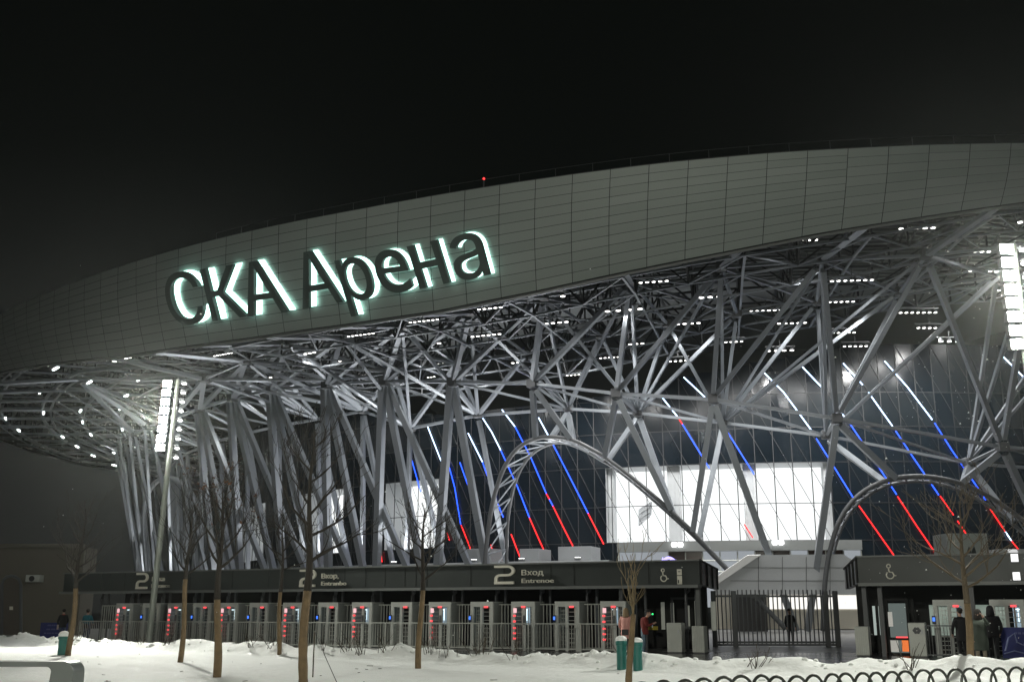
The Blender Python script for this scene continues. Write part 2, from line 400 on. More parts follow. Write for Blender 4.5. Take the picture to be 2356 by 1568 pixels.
# raking legs that land on the arches and on the plaza
def pleg(px0, R0, px1, R1, w=.5): add('raking_leg', cyl(*px0, R0), cyl(*px1, R1), w * .86, w * .98, .3)
for a, ra, b, rb_, w in [((1225, 890), 95, (1232, 1004), 93, .5), ((1228, 890), 95, (1312, 1008), 93, .5), ((1307, 948), 88, (1265, 1012), 90.5, .45), ((1307, 948), 88, (1320, 1020), 90.5, .5),
                         ((1418, 912), 95, (1392, 1050), 93, .5), ((1420, 912), 95, (1545, 1172), 93, .55), ((1467, 958), 88, (1396, 1062), 90.5, .45), ((1470, 958), 88, (1550, 1184), 90.5, .55),
                         ((1640, 925), 95, (1594, 1222), 93, .5), ((1642, 925), 95, (1832, 1449), 91.5, .6), ((1663, 978), 88, (1608, 1240), 90.5, .5),
                         ((1925, 970), 95, (1858, 1450), 91.5, .58), ((1927, 972), 95, (2060, 1100), 93, .55), ((1901, 1008), 88, (2040, 1112), 90.5, .5),
                         ((2306, 1036), 95, (2215, 1108), 93, .55), ((2310, 1036), 95, (2385, 1200), 93, .55), ((2228, 1070), 88, (2215, 1118), 90.5, .5), ((2228, 1070), 88, (2330, 1200), 90.5, .5)]:
    pleg(a, ra, b, rb_, w)
tag(back.build('far_lattice', M_steel, arena, fix=False), kind='stuff')

# facade -----------------------------------------------------------
RF = 78.0; DT = 1.26; FZ0, FZ1 = 4.6, 24.6
fz_top = lambda t: min(26.5, zs(t) - .6)
WIN = [(cyl(1395, 1200, RF), cyl(1917, 1200, RF)), (cyl(885, 1200, RF), cyl(1008, 1200, RF)), (cyl(690, 1200, RF), cyl(790, 1200, RF)), (cyl(540, 1200, RF), cyl(610, 1200, RF))]
wr = [(theta(a), theta(b)) for a, b in WIN]
WZ0, WZ1 = 8.0, 15.2
rows_z = [FZ0, WZ0, 11.4, WZ1, 18.5, 21.8]
fa = MB(); nF = 120; tF = [-118 + i * DT for i in range(nF)]
def in_win(t): return any(a - .02 <= t <= b + .02 for a, b in wr)
edges = sorted(tF + [x for ab in wr for x in ab])
for a, b in zip(edges, edges[1:]):
    mid = (a + b) / 2; zz = rows_z + [fz_top(mid)]
    for k in range(len(zz) - 1):
        if in_win(mid) and zz[k] >= WZ0 - .01 and zz[k + 1] <= WZ1 + .01: continue
        fa.poly([pol(a, RF, zz[k]), pol(b, RF, zz[k]), pol(b, RF, zz[k + 1]), pol(a, RF, zz[k + 1])], 1 if (k >= 4 and rnd.random() < .8) else 0)
fa.build('glass_facade', [M_glass, M_glass2], arena, fix=False)
ml = MB()
for i, t in enumerate(tF):
    if t > 14: break
    p0, p1 = pol(t, RF + .03, FZ0), pol(t, RF + .03, fz_top(t)); ml.beam(p0, p1, .075, .08)
    # raking glazing bars that follow one bay per storey
    zq = fz_top(t); tt = t
    if t > -60: ml.tube([pol(t + DT * (zq - z) / 3.4, RF + .05, z) for z in [zq - k * (zq - FZ0) / 7 for k in range(8)]], .03, 4, cap=False)
for z in rows_z[1:]: ml.tube([pol(t, RF + .03, z) for t in tF if t < 15], .045, 4, cap=False)
tag(ml.build('glazing_bar', M_mull, arena, fix=False), kind='stuff')
for t0, t1 in wr:    # lit halls behind the glass
    w = MB(); n = 10; tt = [t0 + (t1 - t0) * k / n for k in range(n + 1)]; rb_ = RF - 4
    for a, b in zip(tt, tt[1:]): w.poly([pol(a, rb_, WZ0), pol(b, rb_, WZ0), pol(b, rb_, WZ1), pol(a, rb_, WZ1)])
    w.build('lit_hall', E_win, arena, fix=False)
    w = MB()
    for a, b in zip(tt, tt[1:]):
        for z in (WZ0, WZ1): w.poly([pol(a, rb_, z), pol(b, rb_, z), pol(b, RF - .05, z), pol(a, RF - .05, z)])
    for t in (t0, t1): w.poly([pol(t, rb_, WZ0), pol(t, RF - .05, WZ0), pol(t, RF - .05, WZ1), pol(t, rb_, WZ1)])
    w.build('hall_lining', M_white, arena, fix=False)
for px, wd in ((1408, .5), (1553, 1.2), (1727, 1.2), (1905, .6)):
    w = MB(); p = cyl(px, 1160, RF - 1.2); w.box((p.x, p.y, (WZ0 + WZ1) / 2), (wd, .8, WZ1 - WZ0 - .02), ax=(Vector((0, 0, 1)).cross(out(p)), out(p), Vector((0, 0, 1)))); w.build('hall_column', M_white, arena)
w = MB(); qs = [cyl(x, y, RF - 2.5) for x, y in ((1469, 1171), (1498, 1153), (1496, 1182), (1469, 1208))]; w.prism(qs, out(qs[0]) * -.6); w.build('hall_stair', mat('hall_stair_grey', (.42, .44, .46), .6), arena)
w = MB()
for y in (1172, 1184, 1196): w.beam(cyl(1471, y + 8, RF - 2.4), cyl(1496, y - 8, RF - 2.4), .07, .07)
w.build('hall_stair_rail', M_white, arena)
# colour changing light strips laid along the raking bars
def strip(segs):
    root = None
    for pts, c in segs:
        g = MB(); g.tube([cyl(x, y, RF + .22) for x, y in pts], .055, 6)
        if root is None:
            root = bpy.data.objects.new('light_strip', None); col.objects.link(root); root.parent = arena; root['_org'] = tuple(arena.location)
        o = g.build({'W': 'white_segment', 'B': 'blue_segment', 'R': 'red_segment'}[c], {'W': E_W, 'B': E_B, 'R': E_R}[c], None)
        o.data.transform(Matrix.Translation(-Vector((CX, CY, 0)))); o.parent = root
STR = [
 [([(2035, 830), (2088, 890), (2145, 965)], 'W'), ([(2150, 972), (2190, 1035), (2250, 1122), (2268, 1150)], 'B'), ([(2275, 1165), (2313, 1222)], 'R'), ([(2313, 1222), (2327, 1243)], 'W'), ([(2327, 1243), (2345, 1265)], 'R')],
 [([(1940, 835), (1985, 885)], 'W'), ([(1998, 902), (2055, 982)], 'W'), ([(2055, 982), (2100, 1050), (2160, 1138)], 'B'), ([(2163, 1140), (2194, 1184)], 'R'), ([(2203, 1197), (2226, 1232)], 'R')],
 [([(1843, 840), (1893, 893)], 'W'), ([(1920, 930), (1954, 972)], 'W'), ([(1954, 972), (2000, 1040), (2063, 1137)], 'B'), ([(2065, 1141), (2110, 1210), (2161, 1284)], 'R')],
 [([(1758, 857), (1803, 902), (1866, 988)], 'W'), ([(1878, 1008), (1920, 1075), (1968, 1152)], 'B'), ([(1973, 1158), (2010, 1210), (2060, 1281)], 'R')],
 [([(1573, 867), (1627, 918)], 'W'), ([(1666, 981), (1700, 1035), (1735, 1090)], 'B')],
 [([(1522, 912), (1558, 957)], 'W'), ([(1558, 957), (1570, 975)], 'R'), ([(1570, 975), (1612, 1044), (1632, 1076)], 'B'), ([(1712, 1205), (1732, 1236)], 'R')],
 [([(1239, 960), (1272, 1021)], 'W'), ([(1272, 1021), (1310, 1095), (1353, 1180)], 'B'), ([(1353, 1180), (1389, 1251)], 'R')],
 [([(1155, 942), (1185, 981)], 'W'), ([(1185, 981), (1221, 1051), (1257, 1135)], 'B'), ([(1257, 1135), (1264, 1148)], 'R'), ([(1264, 1148), (1272, 1163)], 'B'), ([(1272, 1163), (1300, 1220), (1318, 1255)], 'R')],
 [([(1100, 945), (1131, 993), (1152, 1035)], 'W'), ([(1152, 1035), (1191, 1120), (1218, 1190)], 'B'), ([(1218, 1190), (1240, 1240), (1264, 1292)], 'R')],
 [([(1077, 996), (1110, 1062)], 'W'), ([(1110, 1062), (1137, 1138), (1158, 1189)], 'B'), ([(1176, 1228), (1201, 1293)], 'R')],
 [([(984, 981), (1020, 1073)], 'W'), ([(1058, 1063), (1082, 1131)], 'B'), ([(1129, 1252), (1134, 1268)], 'R')],
 [([(1030, 1060), (1046, 1120), (1060, 1206)], 'B'), ([(1061, 1207), (1078, 1250), (1094, 1297)], 'R')],
 [([(947, 1056), (968, 1131)], 'B'), ([(1029, 1225), (1034, 1242)], 'R'), ([(876, 1268), (879, 1292)], 'R')],
 [([(2308, 820), (2356, 868), (2420, 950)], 'W')],
]
for s in STR: strip(s)

# podium, entrance storey and stairs in front of the facade ----------
pd = MB(); tp = [-42 + k * 1.5 for k in range(30)]
for a, b in zip(tp, tp[1:]):
    if b > theta(cyl(1405, 1300, 90)): break
    pd.poly([pol(a, 90, 0), pol(b, 90, 0), pol(b, 90, 5.85), pol(a, 90, 5.85)]); pd.poly([pol(a, 90, 5.85), pol(b, 90, 5.85), pol(b, RF, 5.85), pol(a, RF, 5.85)])
pd.build('podium_wall', M_white, arena, fix=False)
pb = MB()
for (x0, x1, y0, y1) in ((1284, 1360, 1257, 1290), (1068, 1128, 1262, 1300), (1195, 1240, 1262, 1296)):
    a, b = cyl(x0, y1, 83), cyl(x1, y1, 83); zt_ = cyl(x0, y0, 83).z; n = out((a + b) / 2)
    pb.hexa([Vector((a.x, a.y, 5.4)), Vector((b.x, b.y, 5.4)), Vector((b.x, b.y, 5.4)) - n * 3, Vector((a.x, a.y, 5.4)) - n * 3], [Vector((a.x, a.y, zt_)), Vector((b.x, b.y, zt_)), Vector((b.x, b.y, zt_)) - n * 3, Vector((a.x, a.y, zt_)) - n * 3])
pb.build('podium_block', mat('podium_grey', (.22, .23, .235), .55), arena, bevel=.04)
en = MB(); e0, e1 = theta(cyl(1420, 1280, RF + 1)), theta(cyl(1985, 1270, RF + 1)); n = 14; te = [e0 + (e1 - e0) * k / n for k in range(n + 1)]
for a, b in zip(te, te[1:]):
    en.poly([pol(a, RF + 1, 7.05), pol(b, RF + 1, 7.05), pol(b, RF + 1, 7.95), pol(a, RF + 1, 7.95)])
    en.poly([pol(a, RF + 1, 7.95), pol(b, RF + 1, 7.95), pol(b, RF + .1, 7.95), pol(a, RF + .1, 7.95)]); en.poly([pol(a, RF + 1, 7.05), pol(b, RF + 1, 7.05), pol(b, RF - 2, 7.05), pol(a, RF - 2, 7.05)])
en.build('entrance_band', M_trim, arena, fix=False)
en = MB()
for a, b in zip(te, te[1:]): en.poly([pol(a, RF + .35, 2.0), pol(b, RF + .35, 2.0), pol(b, RF + .35, 7.05), pol(a, RF + .35, 7.05)], 1 if rnd.random() < .35 else 0)
en.build('entrance_glazing', [mat('brown_glazing', (.06, .04, .035), .2), E_winlow], arena, fix=False)
en = MB()
for t in te: en.beam(pol(t, RF + .45, 2), pol(t, RF + .45, 7.0), .1)
for z in (4.2, 5.2, 6.2): en.tube([pol(t, RF + .5, z) for t in te], .06, 5)
en.build('entrance_frame', M_gal, arena)
for px, py in ((1551, 1252), (1565, 1252), (1783, 1247), (1797, 1247)):
    p = cyl(px, py, RF + 1.35); g = MB(); ax = (Vector((0, 0, 1)).cross(out(p)), out(p), Vector((0, 0, 1))); g.box(p, (.5, .3, .4), ax=ax); o = g.build('entrance_lamp', E_white, arena, bevel=.1)
# broad white stair walls behind the gate, bridging over a lit underpass
sw = MB(); Yw = 87.0
fr = [at(1643, 1366, Yw), at(1643, 1330, Yw), at(1722, 1276, Yw), at(1940, 1274, Yw), at(1990, 1305, Yw), at(1990, 1366, Yw)]
sw.prism(fr, (.6, 2.2, 0)); sw.build('stair_wall', M_white, arena)
sw = MB(); sw.prism([at(1643, 1329, Yw) + Vector((0, .3, 0)), at(1722, 1275, Yw) + Vector((0, .3, 0)), at(1752, 1275, Yw) + Vector((0, .3, .04)), at(1652, 1342, Yw) + Vector((0, .3, .02))], (-.2, -.9, -.1)); sw.build('stair_parapet', mat('bright_coping', (.8, .8, .78), .5), arena)
sj = MB()
for y in (1305, 1335): sj.beam(at(1680 if y == 1335 else 1700, y, Yw - .02), at(1985, y, Yw - .02), .03, .03)
for x in (1745, 1800, 1855, 1910): sj.beam(at(x, 1280, Yw - .02), at(x, 1364, Yw - .02), .03, .03)
sj.build('panel_joint', M_steel_dark, arena)
up = MB(); up.poly([at(1640, 1366, 91), at(2000, 1366, 91), at(2000, 1446, 91), at(1640, 1446, 91)]); up.build('underpass_wall', M_cream, arena)
up = MB(); up.poly([at(1770, 1368, 90.9), at(1985, 1368, 90.9), at(1985, 1400, 90.9), at(1770, 1400, 90.9)]); up.build('underpass_light', E_under, arena)
up = MB(); up.box((at(1726, 1400, 90.6).x, 90.6, 1.7), (2.6, .5, 3.3)); up.build('underpass_portal', mat('portal_dark', (.05, .05, .05), .6), arena)
UPL = []
for k, px in enumerate((415, 520, 605, 700, 800, 905, 1010, 1090, 1200, 1330)):
    q = cyl(px, 1330, 88.2); q.z = 5.86 if theta(q) > -42 else .02; n_ = out(q)
    g = MB(); ax = (Vector((0, 0, 1)).cross(n_), n_, Vector((0, 0, 1))); g.box(q + Vector((0, 0, .16)), (.5, .4, .3), ax=ax); o = g.build('podium_floodlight', M_steel_dark, arena, bevel=.03)
    g = MB(); g.box(q + Vector((0, 0, .325)), (.42, .32, .03), ax=ax); e_ = g.build('lens', E_white, o)
    UPL.append(q + Vector((0, 0, .6)))
# red aviation beacon on the roof rail
bc = MB(); p = pol(-18.9, RT - 1.0, zt(-18.9)); bc.tube([p + Vector((0, 0, -.5)), p + Vector((0, 0, 1.0))], .05, 6); bc.build('beacon_mast', M_steel_dark, arena)
bc = MB(); bc.lathe([(.06, 0), (.07, .07), (.03, .14)], p + Vector((0, 0, 1.0)), 10); bc.build('beacon_light', emat('beacon_red', (1, .03, .03), 5), arena)

# ------------------------------------------------------------------ rooftop lettering
sign = thing('arena_sign', 'giant raised letters with white glow behind them on the curved roof band', 'sign', tuple(pol(-26, 116, 22)))
def zl(r, x, y): return ((358.1 if r == 1 else 753.9) + x * .19201, 499.5 + y * .19201)
LET = [('С', 1, (205, 1316), (612, 1263), (52, 692)), ('К', 1, (680, 1245), (1095, 1190), (525, 630)), ('А', 1, (1098, 1195), (1582, 1130), (918, 569)), ('А', 1, (1760, 1098), (2250, 1015), (1570, 458)),
       ('р', 2, (280, 1190), (650, 1142), (75, 515)), ('e', 2, (656, 931), (1040, 882), (506, 420)), ('н', 2, (1105, 862), (1468, 785), (945, 352)), ('а', 2, (1559, 782), (1948, 700), (1412, 246))]
for ch, rg, bl, br, tl in LET:
    def glyph(ex):
        if ch != 'н': return text_mesh(ch, 1.0, ex, 0)
        q = MB()    # small capital H form: two stems and a bar
        for xa, xb, ya, yb, d in ((0, .095, 0, .54, 0), (.335, .43, 0, .54, 0), (.095, .335, .235, .32, 0)): q.box(((xa + xb) / 2, (ya + yb) / 2, 0), (xb - xa, yb - ya, 2 * ex))
        return q.v, q.f
    Vt, Ft = glyph(.5)
    x0, x1 = min(v.x for v in Vt), max(v.x for v in Vt); y0, y1 = min(v.y for v in Vt), max(v.y for v in Vt)
    # stand-off plane, parallel to the band at this place; letters stand about .85 m off the cladding
    mx, my = zl(rg, (br[0] + tl[0]) / 2, (br[1] + tl[1]) / 2); Rw = 116.5
    for _ in range(4):
        probe = cyl(mx, my, Rw); th = theta(probe); vv = (probe.z - zb(th)) / (zt(th) - zb(th)); Rw = RB + (RT - RB) * vv + .35 * sin(pi * max(0, min(1, vv))) + 1.15
    o_ = out(probe)
    wn = (o_ - Vector((0, 0, 1)) * (RT - RB) / max(4, zt(th) - zb(th))).normalized()
    P0 = meet(*zl(rg, *bl), probe, wn); P1 = meet(*zl(rg, *br), probe, wn); P2 = meet(*zl(rg, *tl), probe, wn)
    ex, ey = (P1 - P0) / (x1 - x0), (P2 - P0) / (y1 - y0)
    f = MB(); f.v = [P0 + ex * (v.x - x0) + ey * (v.y - y0) + wn * (v.z * .32 - .16) for v in Vt]; f.f = Ft; f.mi = [0] * len(Ft)
    lo = f.build('letter', M_letter, sign)
    # lit back plate facing the cladding
    Vb, Fb = glyph(.03)
    h = MB(); h.v = [P0 + ex * (v.x - x0) + ey * (v.y - y0) + wn * (v.z - .98) for v in Vb]; h.f = Fb; h.mi = [0] * len(Fb)
    h.build('back_light', E_halo, lo)
# ================================================================== LAMP ROWS UNDER THE ROOF
LIGHT_SPOTS = []
TIERS = [('just under the roof band edge', 110, [(285, 825, 6, 42), (513, 815, 7, 38), (612, 782, 5, 36), (830, 770, 7, 56), (975, 738, 7, 62), (1127, 709, 5, 50), (1295, 681, 1, 0), (1504, 648, 5, 60), (1827, 554, 7, 100), (2110, 525, 5, 74), (2347, 511, 1, 0)]),
 ('second tier in from the roof edge', 102, [(713, 812, 3, 20), (1118, 771, 6, 62), (1280, 742, 4, 46), (1435, 713, 4, 75), (1634, 683, 3, 40), (1858, 606, 1, 0), (1960, 645, 7, 92), (2228, 579, 7, 94)]),
 ('third tier in from the roof edge', 95, [(787, 829, 2, 10), (1003, 790, 2, 14), (1186, 834, 2, 12), (1457, 791, 4, 42), (1583, 744, 4, 48), (1762, 714, 6, 68), (1936, 694, 5, 54), (2262, 624, 5, 62)]),
 ('fourth tier in from the roof edge', 90, [(630, 866, 3, 15), (838, 862, 4, 18), (1026, 835, 4, 32), (1290, 797, 2, 10), (1402, 822, 5, 40), (1560, 830, 4, 36), (1688, 786, 4, 36), (1822, 743, 5, 60), (1941, 765, 5, 48), (2112, 719, 7, 80), (2304, 668, 4, 34)]),
 ('innermost tier above the glass front', 85, [(992, 867, 3, 14), (1323, 862, 5, 36), (1795, 806, 4, 54), (1968, 796, 5, 50), (2139, 754, 5, 52), (2184, 785, 3, 38), (2325, 708, 3, 24)])]
NUM = {1: 'single lamp', 2: 'pair of lamps', 3: 'row of three lamps', 4: 'row of four lamps', 5: 'row of five lamps', 6: 'row of six lamps', 7: 'row of seven lamps'}
lampg = MB(); lampg.lathe([(.10, .26), (.17, .2), (.2, .02), (.2, 0)], n=10)
lens = MB(); lens.lathe([(.185, 0), (.185, -.03), (.12, -.05)], n=10)
me_h = lampg.build('lamp_housing', M_steel_dark); me_l = lens.build('lamp_lens', E_lamp)
for tname, R, rows in TIERS:
    rows = sorted(rows)
    for k, (px, py, n, wpx) in enumerate(rows):
        p = cyl(px, py, R); a = cyl(px - wpx / 2, py, R); b = cyl(px + wpx / 2, py, R); half = (Vector(a.xy) - Vector(b.xy)).length / 2
        tang = Vector((0, 0, 1)).cross(out(p)).normalized()
        if tang.x < 0: tang.negate()
        cats = 'floodlight' if n == 1 else 'floodlight row'
        t = thing('floodlight' if n == 1 else 'floodlight_row', '%s, %s, %s from the left' % (NUM[n], tname, ORD[k]), cats, p, 0, 'floodlights under the arena roof')
        rail = MB(); rail.beam(tang * -(half + .3) + Vector((0, 0, .38)), tang * (half + .3) + Vector((0, 0, .38)), .1, .1); rail.beam(Vector((0, 0, .4)), Vector((0, 0, .95)), .08); local(rail, 'mounting_rail', M_steel_dark, t)
        for i in range(n):
            q = tang * (0 if n == 1 else -half + 2 * half * i / (n - 1)); q.z = 0
            h = bpy.data.objects.new('lamp', me_h.data); l = bpy.data.objects.new('lens', me_l.data)
            for o_ in (h, l): col.objects.link(o_)
            sp_ = min(1.0, max(.42, (2 * half / max(1, n - 1)) * .28 / .185)) if n > 1 else .9
            h.parent = t; h.location = q; h.rotation_euler = (0, 0, 0); h.scale = (sp_, sp_, sp_); l.parent = h
        LIGHT_SPOTS.append((p, n * (.45 if R > 100 else 1.5)))
bpy.data.objects.remove(me_h); bpy.data.objects.remove(me_l)
# capsule lamps on the curved soffit rings at the left end
RLAMP = [('outermost', 110, [(128, 848), (13, 963), (43, 990), (263, 1070)]), ('second', 105, [(205, 880), (93, 902), (100, 950), (144, 1005), (177, 1027), (214, 1048)]), ('third', 100, [(322, 873), (185, 945), (190, 971), (209, 1000), (263, 1042)]), ('innermost', 95.3, [(290, 911), (277, 940), (274, 964), (281, 988), (294, 1010), (314, 1030)])]
for rn, R, pts in RLAMP:
    for k, (px, py) in enumerate(pts):
        z = 26.2; r = ray(px, py); t_ = (z - CH) / r.z; p = Vector((r.x * t_, r.y * t_, z)); o_ = out(p); tang = Vector((0, 0, 1)).cross(o_)
        t = thing('ring_lamp', 'long lamp on the %s curved soffit ring, %s from its upper end' % (rn, ORD[k]), 'lamp', p, 0, 'long lamps on the curved soffit rings')
        h = MB(); h.box((0, 0, .2), (1.8, .3, .18), ax=(tang, o_, Vector((0, 0, 1)))); local(h, 'housing', M_steel_dark, t, bevel=.05)
        h = MB(); h.tube([tang * -.8 + Vector((0, 0, .04)), tang * .8 + Vector((0, 0, .04))], .13, 8); local(h, 'diffuser', E_cap, t)
        if k % 3 == 0: LIGHT_SPOTS.append((p, 2))

# ================================================================== GROUND
def structure(o): o['kind'] = 'structure'; return o
g = MB(); 
g.poly([(-900, -60, 0), (900, -60, 0), (900, 1200, 0), (-900, 1200, 0)]); structure(g.build('ground', M_pave, fix=False))
g = MB(); g.poly([(-70, 60.5, .006), (7, 47, .006), (22, 46, .006), (60, 60, .006), (60, 110, .006), (-70, 110, .006)])
structure(g.build('plaza', mat('lit_plaza_paving', (.20, .20, .195), .35, noise=(.6, .25), bump=(5, .2, .02)), fix=False))  # paler than the ground; the lit floor behind the gate is put into its colour
# kerb line in front of the turnstiles
# snowy lawn: heightfield bounded by its kerb-side bank
EDGE = [(-60, 66), (-27.5, 57.5), (-19, 50), (-12.8, 43.8), (-2.5, 35.2), (4.9, 29.6), (8.6, 28.3), (12.5, 26.4), (18, 23.5), (40, 15)]
edgeY = lambda x: interp(EDGE, x)
def vnoise(x, y, s):
    r = random.Random(s); 
    def h(i, j): return math.sin(i * 127.1 + j * 311.7 + s * 17.3) * 43758.5453 % 1.0
    i, j = math.floor(x), math.floor(y); fx, fy = x - i, y - j; fx = fx * fx * (3 - 2 * fx); fy = fy * fy * (3 - 2 * fy)
    return (h(i, j) * (1 - fx) + h(i + 1, j) * fx) * (1 - fy) + (h(i, j + 1) * (1 - fx) + h(i + 1, j + 1) * fx) * fy
def snow_z(x, y):
    d = edgeY(x) - y
    base = .13 + .05 * vnoise(x * .35, y * .35, 1) + .02 * vnoise(x * 1.6, y * .9, 2)
    k = math.exp(-((d - .9) / .75) ** 2)
    bank = k * (.10 + .28 * vnoise(x * .9, y * .9, 3) + .16 * vnoise(x * 2.7, y * 2.7, 4) + .07 * vnoise(x * 7, y * 7, 5))
    z = base + bank
    if d < .5: z *= max(0, d / .5) ** .6
    return z
XS = [-60 + i * .5 for i in range(45)] + [-37.5 + i * .22 for i in range(290)] + [26.5 + i * .7 for i in range(16)]
NB = 150
v = []; f = []
for x in XS:
    e = edgeY(x)
    for j in range(NB + 1):
        t = j / NB; y = e - (e - 6) * (t ** 1.7)
        if j == 0: v.append((x, y, -.01))
        else: v.append((x, y, snow_z(x, y)))
for i in range(len(XS) - 1):
    for j in range(NB):
        a = i * (NB + 1) + j; b = a + NB + 1; f.append((a, a + 1, b + 1, b))
me = bpy.data.meshes.new('snow_lawn'); me.from_pydata(v, [], f); me.materials.append(M_snow); me.polygons.foreach_set('use_smooth', [True] * len(f))
so = bpy.data.objects.new('snow_lawn', me); col.objects.link(so); structure(so)
# ploughed clods along the bank
cl = MB()
for k in range(260):
    x = rnd.uniform(-30, 20); y = edgeY(x) - abs(rnd.gauss(.75, .4)) - .15; s = rnd.uniform(.02, .07) * (1 if rnd.random() < .9 else 1.6); z = snow_z(x, y)
    ring = []; n = 7; base = len(cl.v); ph = rnd.random()
    for h, rr in ((-.5, .9), (.15, 1), (.6, .65), (.8, .2)):
        for j in range(n):
            a = 2 * pi * j / n + ph; q = rr * s * rnd.uniform(.75, 1.2); cl.v.append(Vector((x + q * cos(a) * 1.3, y + q * sin(a), z + h * s)))
    for i in range(3):
        for j in range(n): cl.f.append((base + i * n + j, base + i * n + (j + 1) % n, base + (i + 1) * n + (j + 1) % n, base + (i + 1) * n + j)); cl.mi.append(0)
    cl.f.append(tuple(base + 3 * n + j for j in range(n))); cl.mi.append(0)
tag(cl.build('snow_clods', M_snow, smooth=True, fix=False), kind='stuff')

db = MB()
for k in range(45):
    x = rnd.uniform(-17, 9); y = rnd.uniform(19, edgeY(x) - 1.2); z = snow_z(x, y) + .006; a = rnd.uniform(0, pi); l = rnd.uniform(.02, .09); w_ = rnd.uniform(.008, .03)
    d = Vector((cos(a), sin(a) * .8, .02)); db.beam(Vector((x, y, z)) - d * l, Vector((x, y, z)) + d * l, w_, .01)
tag(db.build('snow_litter', mat('dead_bits', (.05, .04, .03), .9), fix=False), kind='stuff')

# ================================================================== PAVILIONS WITH TURNSTILES
B0 = Vector((7.7, 45.5, 0)); PU = Vector((.894, -.447, 0)).normalized(); PO = Vector((-.447, -.894, 0)).normalized(); PW = Vector((.25, .97, 0))
def F(s, t=0, z=0): return B0 + PU * s + PO * t + Vector((0, 0, z))
def s_of(px, t=0):
    r = ray(px, 1440); a = B0 + PO * t; den = r.x * PU.y - r.y * PU.x
    return (r.y * a.x - r.x * a.y) / den
ZF0, ZF1 = 2.70, 3.66
PAX = (PU, PO, Vector((0, 0, 1)))
def pavilion(name, label, s0, s1, gate_end, skin=M_fascia):
    t = thing(name, label, 'pavilion', F((s0 + s1) / 2))
    g = MB(); g.hexa([F(s0, 0, ZF0), F(s1, 0, ZF0), F(s1, -.25, ZF0), F(s0, -.25, ZF0)], [F(s0, 0, ZF1), F(s1, 0, ZF1), F(s1, -.25, ZF1), F(s0, -.25, ZF1)]); g.build('fascia', skin, t)
    g = MB(); d = PW * (10.5 if gate_end == s1 else 13); e = PU * .15
    A, B = F(s0 + .05, -.26, 0), F(s1 - .05, -.26, 0)
    g.hexa([A + Vector((0, 0, 3.2)), B + Vector((0, 0, 3.2)), B + d + Vector((0, 0, 3.2)), A + d + Vector((0, 0, 3.2))], [A + Vector((0, 0, 3.6)), B + Vector((0, 0, 3.6)), B + d + Vector((0, 0, 3.6)), A + d + Vector((0, 0, 3.6))]); g.build('roof', M_fascia, t)
    q = gate_end; sg = 1 if q == s1 else -1
    g = MB(); P = F(q, -.02, 0); w = PU * (.2 * sg); d2 = PW * (10.5 if sg > 0 else 13)
    g.hexa([P + Vector((0, 0, ZF0)), P + d2 + Vector((0, 0, ZF0)), P + d2 - w + Vector((0, 0, ZF0)), P - w + Vector((0, 0, ZF0))], [P + Vector((0, 0, ZF1)), P + d2 + Vector((0, 0, ZF1)), P + d2 - w + Vector((0, 0, ZF1)), P - w + Vector((0, 0, ZF1))])
    g.build('end_fascia', mat('end_panel', (.07, .08, .085), .4, .1), t)
    g = MB()
    for k in range(4): g.beam(P + PW * (3.1 * k + .2) + PU * (.02 * sg) + Vector((0, 0, ZF0)), P + PW * (3.2 * k + .2) + PU * (.02 * sg) + Vector((0, 0, ZF1)), .12)
    g.beam(P + Vector((0, 0, ZF1 + .03)), P + d2 + Vector((0, 0, ZF1 + .03)), .1, .08); g.build('end_trim', M_black, t)
    g = MB(); g.box(F((s0 + s1) / 2, .03, ZF0 - .06), (abs(s1 - s0), .5, .12), ax=PAX); g.box(F((s0 + s1) / 2, -.1, ZF1 + .03), (abs(s1 - s0) + .04, .4, .06), ax=PAX); g.build('gutter', M_trim, t)
    g = MB(); A, B = F(s0 - (.9 if sg < 0 else 0), -4.6, 0), F(s1 - (1.15 if sg > 0 else 0), -4.6, 0); g.hexa([A, B, B - PO * .2, A - PO * .2], [p + Vector((0, 0, 3.2)) for p in (A, B, B - PO * .2, A - PO * .2)]); g.build('back_wall', M_black, t)
    return t
sL0, sR = -36.5, 0.0
pav = pavilion('entrance_pavilion', 'long dark entrance canopy over a row of turnstiles', sL0, 0.0, 0.0)
g = MB(); s = sL0 + 1.2
while s < -.6:
    if rnd.random() < .85: g.box(F(s, .006, (ZF0 + ZF1) / 2 + .02), (.03, .012, ZF1 - ZF0 - .1), ax=PAX)
    s += rnd.choice((.6, 1.1, 1.7, 2.3, 2.3))
g.build('panel_joint', M_black, pav)
for k in range(16):
    s = sL0 + 1.5 + k * 2.26
    if s > -.5: break
    g = MB(); 
    for dx in (0, .45): g.box(F(s + dx, -1.5, ZF0 / 2), (.1, .1, ZF0), ax=PAX)
    g.tube([F(s + .22, -1.3, ZF0), F(s + .22, -1.3, 2.5), F(s + .05, -1.3, 2.35), F(s + .05, -1.3, 2.05)], .05, 6); g.build('column', M_steel_dark, pav)
for s in (-3.55, -.18):
    g = MB(); g.box(F(s, -.3, ZF0 / 2), (.16, .2, ZF0), ax=PAX); g.build('corner_post', M_trim if s > -1 else M_steel_dark, pav)
